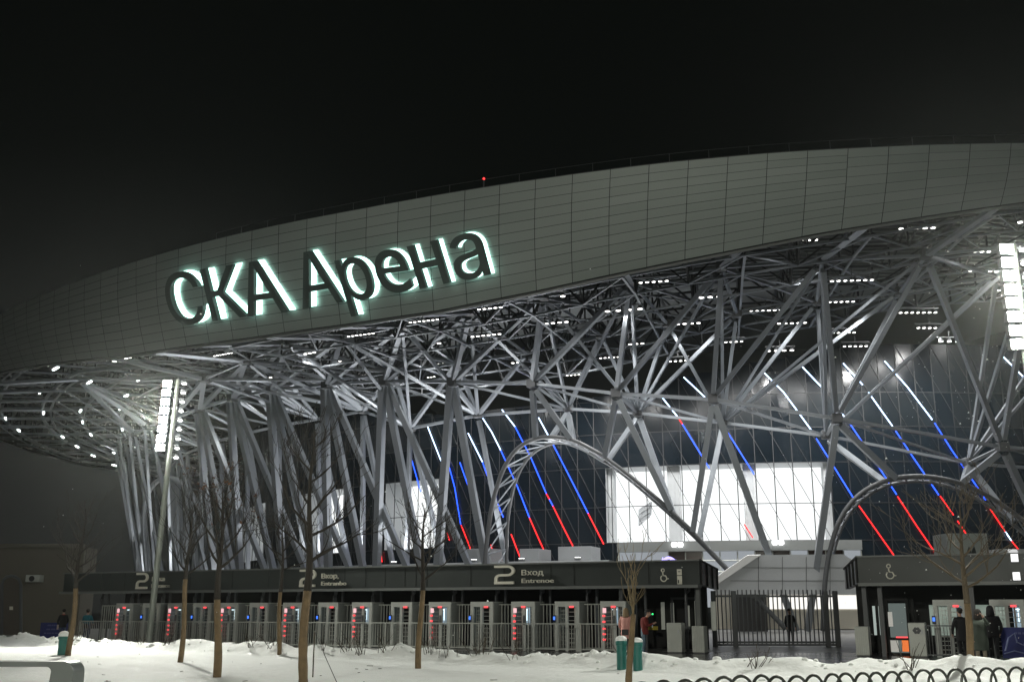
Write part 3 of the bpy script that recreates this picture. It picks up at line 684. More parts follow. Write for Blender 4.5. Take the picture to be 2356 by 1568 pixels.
# open doorway at the gate end: dark portal, glazed slots, service boxes
g = MB()
for k, (s, w, hh) in enumerate(((-3.1, .16, 1.2), (-2.65, .14, 1.15), (-1.95, .2, .9), (-1.5, .2, 1.3), (-.75, .22, 1.25))): g.box(F(s, -4.3, 1.45), (w, .06, hh), ax=PAX)
g.build('lit_slot', mat('dim_slot', (.3, .3, .27), .5, emit=(.9, .95, .8), es=.10), pav)
g = MB()
for s in (-2.3, -1.1): g.box(F(s, -3.2, 1.1), (.08, .08, 2.2), ax=PAX)
g.box(F(-1.7, -3.2, .95), (1.2, .06, .12), ax=PAX); g.box(F(-1.7, -3.2, 2.2), (1.28, .08, .1), ax=PAX); g.build('door_frame', M_steel_dark, pav)
g = MB(); g.box(F(-3.1, -2.9, .93), (.45, .03, .16), ax=PAX); g.build('yellow_notice', mat('yellow_notice', (.35, .28, .02), .6), pav)
def cabinet(name, label, s, t, w, d, h, m=M_gal, slats=False, emblem=False):
    o = thing(name, label, 'cabinet' if 'planter' not in name else 'slatted box', F(s, t), math.atan2(PU.y, PU.x))
    g = MB(); g.box((0, 0, h / 2 + .04), (w, d, h)); local(g, 'body', m, o, bevel=.025)
    g = MB(); g.box((0, 0, .03), (w - .06, d - .06, .06)); local(g, 'plinth', M_steel_dark, o)
    if slats:
        g = MB(); n = 7
        for k in range(n): g.box((-w / 2 + w * (k + .5) / n, -d / 2 - .012, h / 2 + .04), (w / n * .7, .024, h - .06))
        local(g, 'slat_front', m, o)
    else:
        g = MB(); g.box((w * .3, -d / 2 - .02, h * .75), (.05, .04, .14)); local(g, 'handle', M_white, o)
    if emblem:
        g = MB()
        for a in range(5): g.lathe([(.10, 0), (.10, .012)], (0, 0, 0), 10)
        gg = MB()
        for a in range(6):
            c = Vector((.09 * cos(a * pi / 3), -d / 2 - .012, h * .8 + .07 * sin(a * pi / 3))); pts = [c + Vector((.06 * cos(x * pi / 5), 0, .06 * sin(x * pi / 5))) for x in range(10)]; gg.prism(pts, (0, -.008, 0))
        local(gg, 'emblem', M_steel_dark, o)
    return o
cabinet('service_cabinet', 'plain grey steel cabinet standing in the dark doorway of the long pavilion', -1.05, .15, .62, .5, 1.15)
cabinet('planter_box', 'slatted grey box at the gate corner of the long pavilion', -.02, .25, .5, .5, 1.03, slats=True)

pav2 = pavilion('ticket_pavilion', 'shorter dark pavilion with a wheelchair symbol and glazed kiosk door', 6.3, 26, 6.3)
g = MB()
for s in (6.42, 7.0, 10.25): g.box(F(s, -.3, ZF0 / 2), (.16, .2, ZF0), ax=PAX)
g.build('corner_post', M_steel_dark, pav2)
g = MB()   # kiosk: frame, lit room, door
s0, s1 = s_of(2030), s_of(2080); 
g.box(F((s0 + s1) / 2, -1.6, 1.0), (s1 - s0 - .1, .04, 1.9), ax=PAX); g.build('kiosk_glow', E_office, pav2)
g = MB()
for s in (s_of(2008), s0, s1, s_of(2092)): g.box(F(s, -1.3, 1.05), (.09, .12, 2.1), ax=PAX)
for z in (2.08, .62, .05): g.box(F((s0 + s1) / 2, -1.3, z), (s1 - s0, .1, .1), ax=PAX)
g.build('kiosk_frame', M_black, pav2)
g = MB(); g.box(F(s0 + (s1 - s0) * .78, -1.38, .36), ((s1 - s0) * .34, .03, .42), ax=PAX); g.build('orange_panel', E_orange, pav2)
g = MB(); g.box(F(s0 + (s1 - s0) * .25, -1.4, .36), ((s1 - s0) * .36, .03, .46), ax=PAX); g.box(F(s0 + (s1 - s0) * .14, -1.4, 1.35), ((s1 - s0) * .24, .03, .55), ax=PAX); g.build('glowing_notice', mat('glowing_notice', (.7, .7, .66), .7, emit=(1, .98, .9), es=.25), pav2)  # paper given a faint glow in place of kiosk light falling on it
g = MB(); g.box(F(s0 + (s1 - s0) * .66, -1.22, .68), ((s1 - s0) * .55, .03, .05), ax=PAX); g.build('door_bar', E_red, pav2)
g = MB(); g.box(F(s_of(2016), -1.4, 1.3), (.16, .03, 1.1), ax=PAX); g.box(F(s_of(2000), -1.4, 1.3), (.1, .03, 1.1), ax=PAX); g.build('side_window', mat('dim_window', (.3, .32, .3), .4, emit=(.8, .95, .9), es=.35), pav2)
cabinet('planter_box', 'plain slatted grey box at the left corner of the ticket pavilion', s_of(1986), .25, .5, .5, 1.05, slats=True)
cabinet('service_cabinet', 'grey cabinet with a round dark emblem beside the kiosk door', s_of(2112), .2, .6, .5, 1.2, emblem=True)
g = MB(); g.box(F(s_of(2150), -4.4, 1.3), (1.2, .05, 1.2), ax=PAX); g.box(F(s_of(2250), -4.4, 1.3), (1.6, .05, 1.2), ax=PAX); g.build('lit_slot', mat('dim_room', (.2, .22, .2), .5, emit=(.8, 1, .85), es=.22), pav2)
g = MB()
for px, z in ((2145, 1.45), (2330, 1.9), (1480, 1.5)): g.lathe([(.03, 0), (.045, .04), (.02, .07)], F(s_of(px), -1.2, z), 8)
g.build('green_lamp', E_green, pav2)
# small wheelchair symbols and notices on the fascias
def stroke(g, pts, s0, z0, k, r): g.tube([F(s0 + x * k, .05, z0 + y * k) for x, y in pts], r, 6)
def wheelchair(s0, z0, k, label):
    t = thing('wheelchair_sign', label, 'sign', F(s0, .05, z0))
    g = MB(); circ = lambda cx, cy, r, a0=0, a1=360, n=20: [(cx + r * cos(R_(a0 + (a1 - a0) * i / n)), cy + r * sin(R_(a0 + (a1 - a0) * i / n))) for i in range(n + 1)]
    stroke(g, circ(0, .80, .16), s0, z0, k, .022); g.build('head', M_sign, t)
    g = MB(); stroke(g, [(.0, .58), (.02, .28), (.3, .24), (.45, -.08), (.6, -.04)], s0, z0, k, .026); g.build('body', M_sign, t)
    g = MB(); stroke(g, circ(.08, 0, .32, 130, 400), s0, z0, k, .024); g.build('wheel', M_sign, t)
wheelchair(s_of(2056), 2.98, .42, 'pale wheelchair symbol on the ticket pavilion fascia')
wheelchair(s_of(1530), 2.98, .40, 'pale wheelchair symbol near the gate end of the long canopy')
t = thing('notice_plate', 'small pale two part notice on the canopy fascia beside the wheelchair symbol', 'sign', F(s_of(1568), .03, 3))
g = MB(); g.box(F(s_of(1568), .02, 3.22), (.2, .03, .24), ax=PAX); g.box(F(s_of(1568), .02, 2.9), (.2, .03, .34), ax=PAX); g.build('plate', M_sign, t)
g = MB(); g.box(F(s_of(1568), .04, 3.24), (.1, .02, .03), ax=PAX); g.box(F(s_of(1568) - .05, .04, 2.84), (.05, .02, .14), ax=PAX); g.build('mark', M_fascia, t)
# "2 / entrance" signs
def two_path():
    p = [(0, 1.0), (.62, 1.0)]
    p += [(.62 + .26 * sin(R_(a)), .74 + .26 * cos(R_(a))) for a in range(15, 181, 15)]
    p += [(.30, .48)] + [(.30 - .22 * sin(R_(a)), .26 + .22 * cos(R_(a))) for a in range(15, 91, 15)]
    return p + [(.08, .0)]
def entrance_sign(px_num, px_txt, z_num, hnum, line1, line2, label, wn, wt1, wt2):
    s0 = s_of(px_num); t = thing('entrance_sign', label, 'sign', F(s0, .05, 3.1), 0, 'entrance signs on the canopy')
    P = two_path(); w = .14
    g = MB(); lft, rgt = [], []
    for i, p in enumerate(P):
        a = P[max(0, i - 1)]; b = P[min(len(P) - 1, i + 1)]; d = Vector((b[0] - a[0], b[1] - a[1])).normalized(); nn = Vector((-d.y, d.x)) * w / 2
        lft.append((p[0] + nn.x, p[1] + nn.y)); rgt.append((p[0] - nn.x, p[1] - nn.y))
    q = lambda xy, t_: F(s0 + xy[0] * wn, t_, z_num + xy[1] * hnum)
    for i in range(len(P) - 1):
        g.hexa([q(lft[i], .06), q(rgt[i], .06), q(rgt[i + 1], .06), q(lft[i + 1], .06)], [q(lft[i], .16), q(rgt[i], .16), q(rgt[i + 1], .16), q(lft[i + 1], .16)])
    g.hexa([q((0, -.06), .06), q((.9, -.06), .06), q((.9, .1), .06), q((0, .1), .06)], [q((0, -.06), .161), q((.9, -.06), .161), q((.9, .1), .161), q((0, .1), .161)])
    g.build('numeral', M_sign, t, fix=True)
    st = s_of(px_txt)
    for nm, line, z0, wt, hh in (('upper_line', line1, 3.19, wt1, .235), ('lower_line', line2, 2.86, wt2, .20)):
        Vt, Ft = text_mesh(line, 1, .04, 0); x0, x1 = min(v.x for v in Vt), max(v.x for v in Vt); k = wt / (x1 - x0)
        g = MB(); g.v = [F(st + (v.x - x0) * k, .09 + v.z, z0 + v.y * hh / .73) for v in Vt]; g.f = Ft; g.mi = [0] * len(Ft); g.build(nm, M_sign, t)
def dx(p0, p1): return s_of(p1) - s_of(p0)
entrance_sign(1140, 1203, 2.86, .72, 'Вход', 'Entrenoe', 'large pale numeral 2 with two lines of entrance lettering nearest the gate', dx(1140, 1188) / .96, dx(1203, 1253), dx(1203, 1277))
entrance_sign(688, 738, 2.84, .74, 'Вкор,', 'Entranbo', 'pale numeral 2 and entrance lettering behind the tallest tree trunk', dx(688, 726) / .96, dx(738, 777), dx(738, 796))
entrance_sign(309, 345, 2.84, .74, 'Вхка', 'Entrance', 'dim pale numeral 2 sign crossed by the left light mast', dx(309, 336) / .96, dx(345, 373), dx(345, 386))

# ------------------------------------------------------------------ turnstiles
def make_turnstile(kind, label):
    t = thing('turnstile', label, 'turnstile', (0, 0, 0), 0, 'full height turnstiles under the canopies')
    W, D, H = 1.14, 1.0, 2.02
    fr = MB(); 
    for x, w in ((-W / 2 + .08, .16), (W / 2 - .08, .16), (.06 if kind == 'A' else -.02, .12)): fr.box((x, -D / 2 + .05, H / 2), (w, .1, H))
    fr.box((0, -D / 2 + .05, H - .08), (W - .30, .098, .2)); fr.box((0, 0, H + .02), (W, D, .04))
    local(fr, 'frame', M_cab, t)
    sd = MB(); sd.box((W / 2 - .02, .06, H / 2), (.04, D - .1, H - .02)); sd.box((-W / 2 + .02, .06, H / 2), (.04, D - .1, H - .02)); local(sd, 'side_panel', mat('turnstile_side', (.27, .29, .275), .5, .1), t)
    ro = MB(); xs = (-.42, .02) if kind == 'A' else (.04, .42)
    xc = sum(xs) / 2; ro.tube([(xc, -.15, .06), (xc, -.15, H - .18)], .035, 8)
    for k in range(10):
        z = .18 + k * .18
        for a in (200, 320, 80): ro.tube([(xc, -.15, z), (xc + .30 * cos(R_(a)), -.15 + .30 * sin(R_(a)), z)], .014, 5)
    local(ro, 'rotor', M_gal, t)
    gr = MB(); xo = (.12, .42) if kind == 'A' else (-.42, -.06)
    for k in range(12): gr.box(((xo[0] + xo[1]) / 2, -.2, .12 + k * .155), (xo[1] - xo[0], .02, .022))
    for k in range(4): gr.box((xo[0] + (xo[1] - xo[0]) * k / 3, -.2, .95), (.018, .02, 1.75))
    for k in range(5): gr.box((xs[0] + (xs[1] - xs[0]) * k / 4, -.36, .5), (.014, .02, .95))
    for k in range(5): gr.box((xc, -.36, .12 + k * .2), (xs[1] - xs[0], .02, .016))
    local(gr, 'guard_grid', M_gal, t)
    tb = MB(); tb.box((xc + .05, .30, 1.45), (.26, .03, .75)); local(tb, 'lit_panel', mat('turnstile_backlight', (.05, .06, .07), .4, emit=(.55, .75, .9), es=.45), t)
    tu = MB(); tu.box((xc + .1, -.05, H - .3), (.2, .04, .03)); tu.box((xc + .1, .1, 1.5), (.025, .03, .5)); local(tu, 'light_tube', E_tube, t)
    sc_ = MB(); sc_.box((.02 if kind == 'A' else .22, -D / 2 - .012, H - .19), (.2, .03, .07)); local(sc_, 'red_display', E_red, t)
    if kind == 'A':
        for z in (1.66, 1.46, 1.22, .94, .72, .5):
            if abs(z - 1.66) < .01: continue
            b = MB(); b.box((-W / 2 + .16, -D / 2 - .012, z), (.13, .03, .075)); local(b, 'red_indicator', E_red, t, bevel=.01)
        b = MB(); b.box((-W / 2 + .19, -D / 2 - .012, 1.68), (.15, .03, .2)); local(b, 'lit_poster', mat('pink_white_poster', (.6, .4, .4), .5, emit=(1, .55, .6), es=.9), t)
        b = MB(); b.box((.06, -D / 2 - .03, 1.28), (.1, .06, .4)); local(b, 'reader_box', M_steel_dark, t, bevel=.02)
    else:
        b = MB(); b.box((-W / 2 - .0, -D / 2 - .03, 1.34), (.13, .07, .3)); bo = local(b, 'card_reader', mat('reader_body', (.01, .02, .06), .3), t, bevel=.02)
        b = MB(); b.box((-W / 2 - .0, -D / 2 - .068, 1.36), (.09, .01, .14)); c_ = local(b, 'reader_screen', E_blue, None); c_.parent = bo
    return t
ra = math.atan2(PU.y, PU.x)
TPX = [(290, 'A'), (352, 'B'), (409, 'A'), (469, 'B'), (531, 'A'), (600, 'B'), (678, 'A'), (760, 'B'), (838, 'A'), (929, 'B'), (1017, 'A'), (1114, 'B'), (1209, 'A'), (1310, 'B'), (1416, 'A')]
protoA = protoB = None; cnt = {'A': 0, 'B': 0}; TS = []
LAND = {290: 'at the far left end', 352: 'right behind the left mast', 409: 'between mast and the next bare tree', 469: 'between two bare trees right of the mast', 531: 'just right of the rusty leaved tree', 600: 'left of the thin distant tree', 678: 'half hidden by the tallest trunk', 760: 'just right of the tallest trunk', 838: 'two places right of the tallest trunk', 929: 'just left of the straight pale trunk', 1017: 'just right of the straight pale trunk', 1114: 'left below the big bright numeral', 1209: 'below the bright entrance lettering', 1310: 'second from the gate end', 1416: 'last in row behind person in pink'}
for px, k in TPX:
    lab = ('turnstile with red light column, ' if k == 'A' else 'turnstile with blue card reader, ') + LAND[px]
    s = s_of(px, 0); loc = F(s, -.25, 0); TS.append(s)
    if k == 'A' and protoA is None: protoA = o = make_turnstile('A', lab)
    elif k == 'B' and protoB is None: protoB = o = make_turnstile('B', lab)
    else: o = copy_thing(protoA if k == 'A' else protoB, loc, ra, lab)
    o.location = loc; o.rotation_euler = (0, 0, ra)
for px, lab in ((2190, 'right pavilion turnstile with glowing white bars beside the people in dark coats'), (2322, 'right pavilion turnstile at the edge above the blue banner')):
    o = copy_thing(protoB, F(s_of(px), -.25, 0), ra, lab)
# barred fence panels between the turnstiles
fe = thing('barred_fence', 'tall pale barred fence panels filling the gaps between turnstiles', 'fence', F(-18, -.3, 0))
gaps = [(TS[0] - 2.2, TS[0] - .55)] + [(a + .55, b - .55) for a, b in zip(TS, TS[1:])] + [(TS[-1] + .55, -3.7)]
for a, b in gaps:
    g = MB(); n = max(2, round((b - a) / .16))
    for k in range(n + 1): g.box(F(a + (b - a) * k / n, -.35, .99), (.035, .035, 1.9), ax=PAX)
    for z in (1.94, .12): g.box(F((a + b) / 2, -.35, z), (b - a, .05, .05), ax=PAX)
    g.build('fence_panel', M_gal, fe, fix=False)
# waist high railing in front
ba = thing('barrier_railing', 'waist high grey barred railing running in front of the turnstiles', 'railing', F(-18, 1.2, 0))
s = s_of(184, 1.2); send = s_of(1432, 1.2)
while s < send - .2:
    e = min(s + 2.4, send); g = MB(); n = round((e - s) / .13)
    for k in range(n + 1): g.box(F(s + (e - s) * k / n, 1.2, .60), (.02, .02, 1.0), ax=PAX)
    for z in (1.14, .12): g.box(F((s + e) / 2, 1.2, z), (e - s, .045, .05), ax=PAX)
    g.build('railing_bay', M_gal, ba, fix=False)
    g = MB(); g.box(F(s, 1.2, .58), (.06, .06, 1.16), ax=PAX); g.build('post', M_gal, ba); s = e
# a second, short railing by the right pavilion people
b2 = thing('barrier_railing', 'short dark railing beside the kiosk in front of the right pavilion', 'railing', F(s_of(2160, .9), .9, 0))
s, e = s_of(2128, .9), s_of(2222, .9); g = MB(); n = round((e - s) / .11)
for k in range(n + 1): g.box(F(s + (e - s) * k / n, .9, .6), (.02, .02, 1.0), ax=PAX)
for z in (1.14, .12): g.box(F((s + e) / 2, .9, z), (e - s, .04, .045), ax=PAX)
g.build('railing_bay', M_steel_dark, b2, fix=False)
# gate of dark bars across the service road
Yg = 53.5; gx0, gx1 = at(1642, 1440, Yg).x, at(1940, 1440, Yg).x
ga = thing('sliding_gate', 'wide dark barred gate closing the road between the two pavilions', 'gate', ((gx0 + gx1) / 2, Yg, 0))
posts = [at(x, 1440, Yg).x for x in (1644, 1691, 1903, 1926)]
for x in posts: g = MB(); g.box((x, Yg, 1.3), (.22, .2, 2.6)); g.build('gate_post', M_steel_dark, ga, bevel=.02)
for x0, x1 in zip(posts, posts[1:]):
    g = MB(); n = max(2, round((x1 - x0) / .21))
    for k in range(1, n): g.box((x0 + (x1 - x0) * k / n, Yg, 1.4), (.05, .05, 2.5))
    for z in (2.35, .22, .1): g.box(((x0 + x1) / 2, Yg + .05, z), (x1 - x0, .06, .09))
    g.build('gate_leaf', M_steel_dark, ga, fix=False)
# blue banners
def banner(loc, rz, w, h, label, rows):
    t = thing('banner', label, 'banner', loc, rz)
    g = MB(); g.box((0, 0, h / 2 + .05), (w, .05, h)); local(g, 'sheet', mat('blue_banner', (.012, .022, .17), .6, noise=(4, .3)), t)
    g = MB(); r2 = random.Random(3)
    for z, a, b in rows:
        x = a
        while x < b: ww = r2.uniform(.05, .14); g.box((x, -.03, z), (ww, .01, .07)); x += ww + .04
    local(g, 'faded_print', mat('faded_print', (.10, .12, .30), .6), t)
    return t
banner((*at(125, 1440, 66).xy, 0), 0, 1.6, .95, 'blue banner leaning at the foot of the beige building', [(.85, -.35, .7), (.62, -.4, .7), (.4, -.5, .6)])
b = banner(F(s_of(2336, .9), .9, 0), ra, 1.0, 1.05, 'blue banner with a winding pale pattern at the right edge', [(.9, .0, .4)])
g = MB(); g.tube([(-.4, -.035, .3), (-.25, -.035, .75), (-.05, -.035, .9), (.0, -.035, .6), (.2, -.035, .5), (.4, -.035, .8)], .03, 5); g.tube([(-.45, -.035, .2), (-.1, -.035, .3), (.3, -.035, .2)], .025, 5); local(g, 'winding_pattern', mat('pale_pattern', (.2, .24, .45), .6), b)
# poster box with two dark bird-like leaf shapes, on the right pavilion's roof
Yp = 60
t = thing('display_box', 'pale grey box wall with two dark leaf shapes above the right pavilion', 'display box', at(2225, 1290, Yp))
a, c = at(2177, 1226, Yp), at(2271, 1226, Yp); zlo = 2.8
g = MB(); g.hexa([Vector((a.x, Yp, zlo)), Vector((c.x, Yp, zlo)), Vector((c.x, Yp + 2, zlo)), Vector((a.x, Yp + 2, zlo))], [Vector((a.x, Yp, a.z)), Vector((c.x, Yp, a.z)), Vector((c.x, Yp + 2, a.z)), Vector((a.x, Yp + 2, a.z))]); g.build('box_wall', mat('display_panel', (.36, .39, .38), .5, noise=(1, .06)), t, bevel=.02)
g = MB()
for px, fl in ((2229, 1), (2241, -1)):
    sh = [(0, 1256), (4, 1263), (6, 1272), (4, 1280), (1, 1286), (-3, 1280), (-5, 1272), (-3, 1264)]
    g.prism([at(px + x * fl, y, Yp - .01) for x, y in sh], (0, -.03, 0))
g.build('leaf_shape', mat('leaf_dark', (.012, .02, .018), .5), t)
wb = thing('white_booth', 'white cladded booth top behind the right pavilion at the edge', 'booth', at(2320, 1280, 62))
g = MB(); g.prism([at(2291, 1282, 62), at(2296, 1262, 62), at(2420, 1262, 62), at(2420, 1330, 62), at(2291, 1330, 62)], (0, 3, 0)); g.build('cladding', M_white, wb)
g = MB(); g.prism([at(2315, 1263, 61.97), at(2338, 1263, 61.97), at(2345, 1276, 61.97), at(2327, 1276, 61.97)], (0, -.05, 0)); g.build('lit_hatch', mat('lit_hatch', (.7, .7, .7), .5, emit=(1, 1, 1), es=.6), wb)
for py, n_ in ((1283, 'upper'), (1325, 'lower')):
    t = thing('wall_lamp', '%s of two square white lamps at the right edge of the ticket pavilion' % n_, 'lamp', F(s_of(2352), .12, 0) + Vector((0, 0, at(2352, py, 40.3).z)))
    g = MB(); g.box((0, 0, 0), (.28, .12, .32), ax=PAX); local(g, 'housing', M_trim, t, bevel=.02)
    g = MB(); g.box(PO * .07, (.24, .03, .28), ax=PAX); local(g, 'glow', emat('square_lamp_glow', (1, 1, 1), 1.4), t)
# glowing arched sign seen over the canopy
t = thing('neon_sign', 'violet white glowing arched sign above the canopy by the stairs', 'sign', at(1540, 1300, 70))
q = lambda x, y: at(x, y, 70)
g = MB(); g.tube([q(1522 + i * 4.2, 1297 - 15 * sin(pi * (i / 9) ** .8 if i else .25)) for i in range(10)], .09, 6)
for x in (1527, 1534, 1541, 1548, 1554): g.tube([q(x, 1297), q(x + 1, 1287)], .07, 5); g.tube([q(x, 1288), q(x + 4, 1289)], .06, 5)
g.tube([q(1523, 1290), q(1525, 1282), q(1527, 1290)], .06, 5)
g.build('neon_tube', emat('violet_neon', (.42, .36, 1), 2.2), t)
g = MB(); 
for x in (1530, 1550): g.beam(Vector((q(x, 1297).x, 70.2, 3.0)), q(x, 1290) + Vector((0, .2, 0)), .08)
g.build('support', M_steel_dark, t)
# beige building at the far left
t = thing('gatehouse', 'low beige plastered building with arched door at the far left', 'building', (*at(80, 1440, 80).xy, 0))
xr = at(178, 1440, 80).x; zt0 = at(100, 1258, 80).z
M_plaster = mat('beige_plaster', (.13, .12, .095), .85, noise=(.8, .12), bump=(6, .3, .02))
g = MB(); g.hexa([(-60, 80, 0), (xr, 80, 0), (xr, 82.5, 0), (-60, 82.5, 0)], [(-60, 80, zt0), (xr, 80, zt0), (xr, 82.5, zt0), (-60, 82.5, zt0)]); g.build('wall', M_plaster, t)
g = MB(); g.box(((xr - 60) / 2, 79.9, zt0 + .1), (xr + 60, .6, .25)); g.build('cornice', M_plaster, t)
g = MB(); dp = [at(4, 1462, 79.95)]; dp = [(4, 1458), (48, 1458), (48, 1345), (44, 1332), (36, 1326), (26, 1324), (16, 1326), (8, 1332), (4, 1345)]
g.prism([at(x, y, 79.98) for x, y in dp], (0, -.02, 0)); d_ = g.build('arched_door', mat('brown_door', (.10, .085, .07), .7), t)
g = MB(); ap = [at(x, y, 79.93) for x, y in dp[2:]]; g.tube([at(48, 1458, 79.93)] + ap + [at(4, 1458, 79.93)], .12, 6); g.build('door_surround', M_steel_dark, t)
g = MB(); g.prism([at(x, y, 79.94) for x, y in ((22, 1394), (30, 1394), (30, 1402), (22, 1402))], (0, -.02, 0)); g.build('door_notice', M_sign, t)
ac = thing('air_conditioner', 'grey air conditioner box on the beige building wall', 'air conditioner', at(77, 1330, 79.6))
a = at(65, 1322, 79.6); c = at(95, 1338, 79.6)
g = MB(); g.hexa([(a.x, 79.2, c.z), (c.x, 79.2, c.z), (c.x, 80, c.z), (a.x, 80, c.z)], [(a.x, 79.2, a.z), (c.x, 79.2, a.z), (c.x, 80, a.z), (a.x, 80, a.z)]); g.build('casing', M_gal, ac, bevel=.03)
g = MB(); cc = at(73, 1330, 79.2); g.prism([cc + Vector((.2 * cos(i * pi / 8), 0, .2 * sin(i * pi / 8))) for i in range(16)], (0, -.02, 0)); g.build('fan_grille', M_black, ac)
# light masts -------------------------------------------------------
def light_mast(base, top, label, left_n, right_n):
    t = thing('light_mast', label, 'light mast', base); H = top.z
    g = MB(); g.tube([(0, 0, 0), (0, 0, H * .5), (0, 0, H)], [.17, .14, .10], 10); local(g, 'pole', M_mast, t)
    g = MB(); g.lathe([(.32, 0), (.32, .06), (.2, .1)], n=12); local(g, 'base_plate', M_mast, t)
    ys = []
    for k in range(left_n):
        z = H - .30 - k * .47
        g = MB(); g.beam((-.05, 0, z), (-.3, -.1, z), .07); g.box((-.40, -.2, z), (.46, .3, .36)); h = local(g, 'floodlight_head', M_steel_dark, t, bevel=.04)
        e = MB(); e.box((-.40, -.365, z - .02), (.42, .04, .32)); o = local(e, 'lens', E_flood, None, bevel=.02); o.parent = h
    for k in range(right_n):
        z = H - .1 - k * .48
        g = MB(); g.beam((.05, 0, z), (.26, .05, z), .05); g.box((.34, .08, z), (.24, .2, .12)); h = local(g, 'floodlight_head', M_steel_dark, t, bevel=.04)
        e = MB(); e.lathe([(.10, 0), (.12, -.03), (.10, -.07), (.04, -.09)], (.34, .05, z - .08), 10); o = local(e, 'lens', E_back, None); o.parent = h
    return t
mL = Vector((*at(345, 1440, 55).xy, 0)); mLt = at(402, 872, 55)
lm = light_mast(mL, mLt, 'tall pale mast with bright floodlights rising in front of the arena left of the trees', 8, 9)
lm.rotation_euler = (0, R_(1.9), 0)
mR = Vector((*at(2434, 1440, 35).xy, 0)); mRt = at(2362, 560, 35)
light_mast(mR, mRt, 'tall floodlight mast glaring at the right edge through blowing snow', 8, 7)
# ================================================================== TREES
def bare_tree(name, label, px, py, Y, top_px, wrap_py, branch_py, crown_w, seed, r0=.13, upright=.8, leaves=0, multi=False, twig_m=M_bark, dens=1.0):
    R2 = random.Random(seed); base = at(px, py, Y); base.z = snow_z(base.x, base.y) - .06
    H = at(top_px[0], top_px[1], Y).z; zw = at(px, wrap_py, Y).z; zb_ = at(px, branch_py, Y).z; topx = at(top_px[0], top_px[1], Y).x
    t = thing(name, label, 'tree', base, 0, 'bare young trees in the snow')
    lean = (topx - base.x) / max(.1, H - base.z); zc = zw - base.z; hb = zb_ - base.z; HH = H - base.z
    axis = lambda z: Vector((lean * z + .03 * sin(z * 2.1 + seed), .03 * cos(z * 1.7 + seed), z))
    wr = MB(); n = 9; zs_ = [zc * k / n for k in range(n + 1)]
    wr.tube([axis(z) for z in zs_], [r0 * (1.12 - .22 * k / n) * R2.uniform(.94, 1.07) for k in range(n + 1)], 10); local(wr, 'trunk', M_wrap, t, smooth=True)
    cr = MB(); fork = []
    if not multi:
        zz = [zc - .02 + (HH - zc) * (k / 9) for k in range(10)]; rr = [r0 * (.86 * (1 - k / 9.6)) + .008 for k in range(10)]
        cr.tube([axis(z) for z in zz], rr, 8)
    lv = MB()
    def branch(p, d, l, r, depth):
        pts = [p.copy()]; rs = [r]; n = 5 if depth < 2 else 4; dd = d.copy()
        for k in range(n):
            dd = (dd + Vector((R2.gauss(0, .16), R2.gauss(0, .16), R2.gauss(.13 * upright, .08)))).normalized(); pts.append(pts[-1] + dd * l / n); rs.append(max(.006, r * (1 - .8 * (k + 1) / n)))
        cr.tube(pts, rs, 5 if depth < 1 else 4 if depth < 2 else 3, cap=False)
        if leaves and depth >= 1 and R2.random() < leaves:
            for _ in range(3):
                q = pts[-1] + Vector([R2.gauss(0, .05) for _ in range(3)]); a, b = [Vector([R2.gauss(0, .03) for _ in range(3)]) for _ in range(2)]; lv.poly([q, q + a, q + a + b, q + b])
        if depth < 3:
            for k in range(int(R2.choice((3, 4, 5, 5) if depth < 1 else (2, 3, 3) if depth < 2 else (0, 1, 1)) * dens + .5)):
                i = R2.randint(1, n); ax_ = Vector((R2.gauss(0, 1), R2.gauss(0, 1), R2.gauss(.25, .6))).normalized(); nd = (dd * .95 + ax_ * .62).normalized()
                branch(pts[i], nd, l * R2.uniform(.4, .7), max(.005, rs[i] * .62), depth + 1)
    if multi:
        for k in range(8):
            a = 2 * pi * k / 8 + R2.uniform(-.3, .3); tilt = R2.uniform(.1, .34) if k else .02
            branch(axis(zc - .05), Vector((cos(a) * tilt, sin(a) * tilt, 1)).normalized(), (HH - zc) * R2.uniform(.6, 1), .017, 1)
    else:
        nb = int(12 * dens)
        for k in range(nb):
            z = hb + (HH - hb) * (k / nb) ** 1.15 * .93; a = k * 2.4 + R2.uniform(-.4, .4); f = 1 - (z - hb) / (HH - hb)
            l = crown_w * (.45 + .95 * f) * R2.uniform(.75, 1.2); el = R2.uniform(.35, .8) * upright + (1 - f) * .45
            branch(axis(z), Vector((cos(a) * cos(el), sin(a) * cos(el), sin(el))), l, max(.014, r0 * .42 * (.45 + .6 * f)), 0)
    local(cr, 'crown', twig_m, t, smooth=True, fix=False)
    if lv.v: local(lv, 'dead_leaves', mat('rusty_leaves', (.10, .042, .015), .8), t, fix=False)
    return t
bare_tree('bare_tree', 'bare tree at the far left beside a snow capped green bin', 158, 1505, 39, (196, 1168), 1352, 1338, 1.3, 11, .09)
bare_tree('bare_tree', 'bare tree with fine upright twigs just right of the left light mast', 415, 1522, 34, (442, 1160), 1330, 1322, .95, 12, .075, 1.0)
bare_tree('bare_tree', 'thick bare tree with a few rusty dead leaves in its wide crown', 497, 1560, 26, (512, 1118), 1376, 1308, 1.05, 13, .085, .9, leaves=.16)
bare_tree('bare_tree', 'thin distant bare tree between the rusty leaved tree and the tallest trunk', 641, 1506, 38, (652, 1190), 1360, 1310, 1.1, 14, .07)
bare_tree('bare_tree', 'tallest bare tree whose thick trunk crosses the second entrance lettering', 696, 1590, 23.5, (722, 985), 1358, 1292, 1.15, 15, .09, .75)
bare_tree('bare_tree', 'bare tree with a straight pale trunk in front of the middle turnstiles', 963, 1535, 30.5, (978, 1165), 1355, 1335, 1.15, 16, .075, .7)
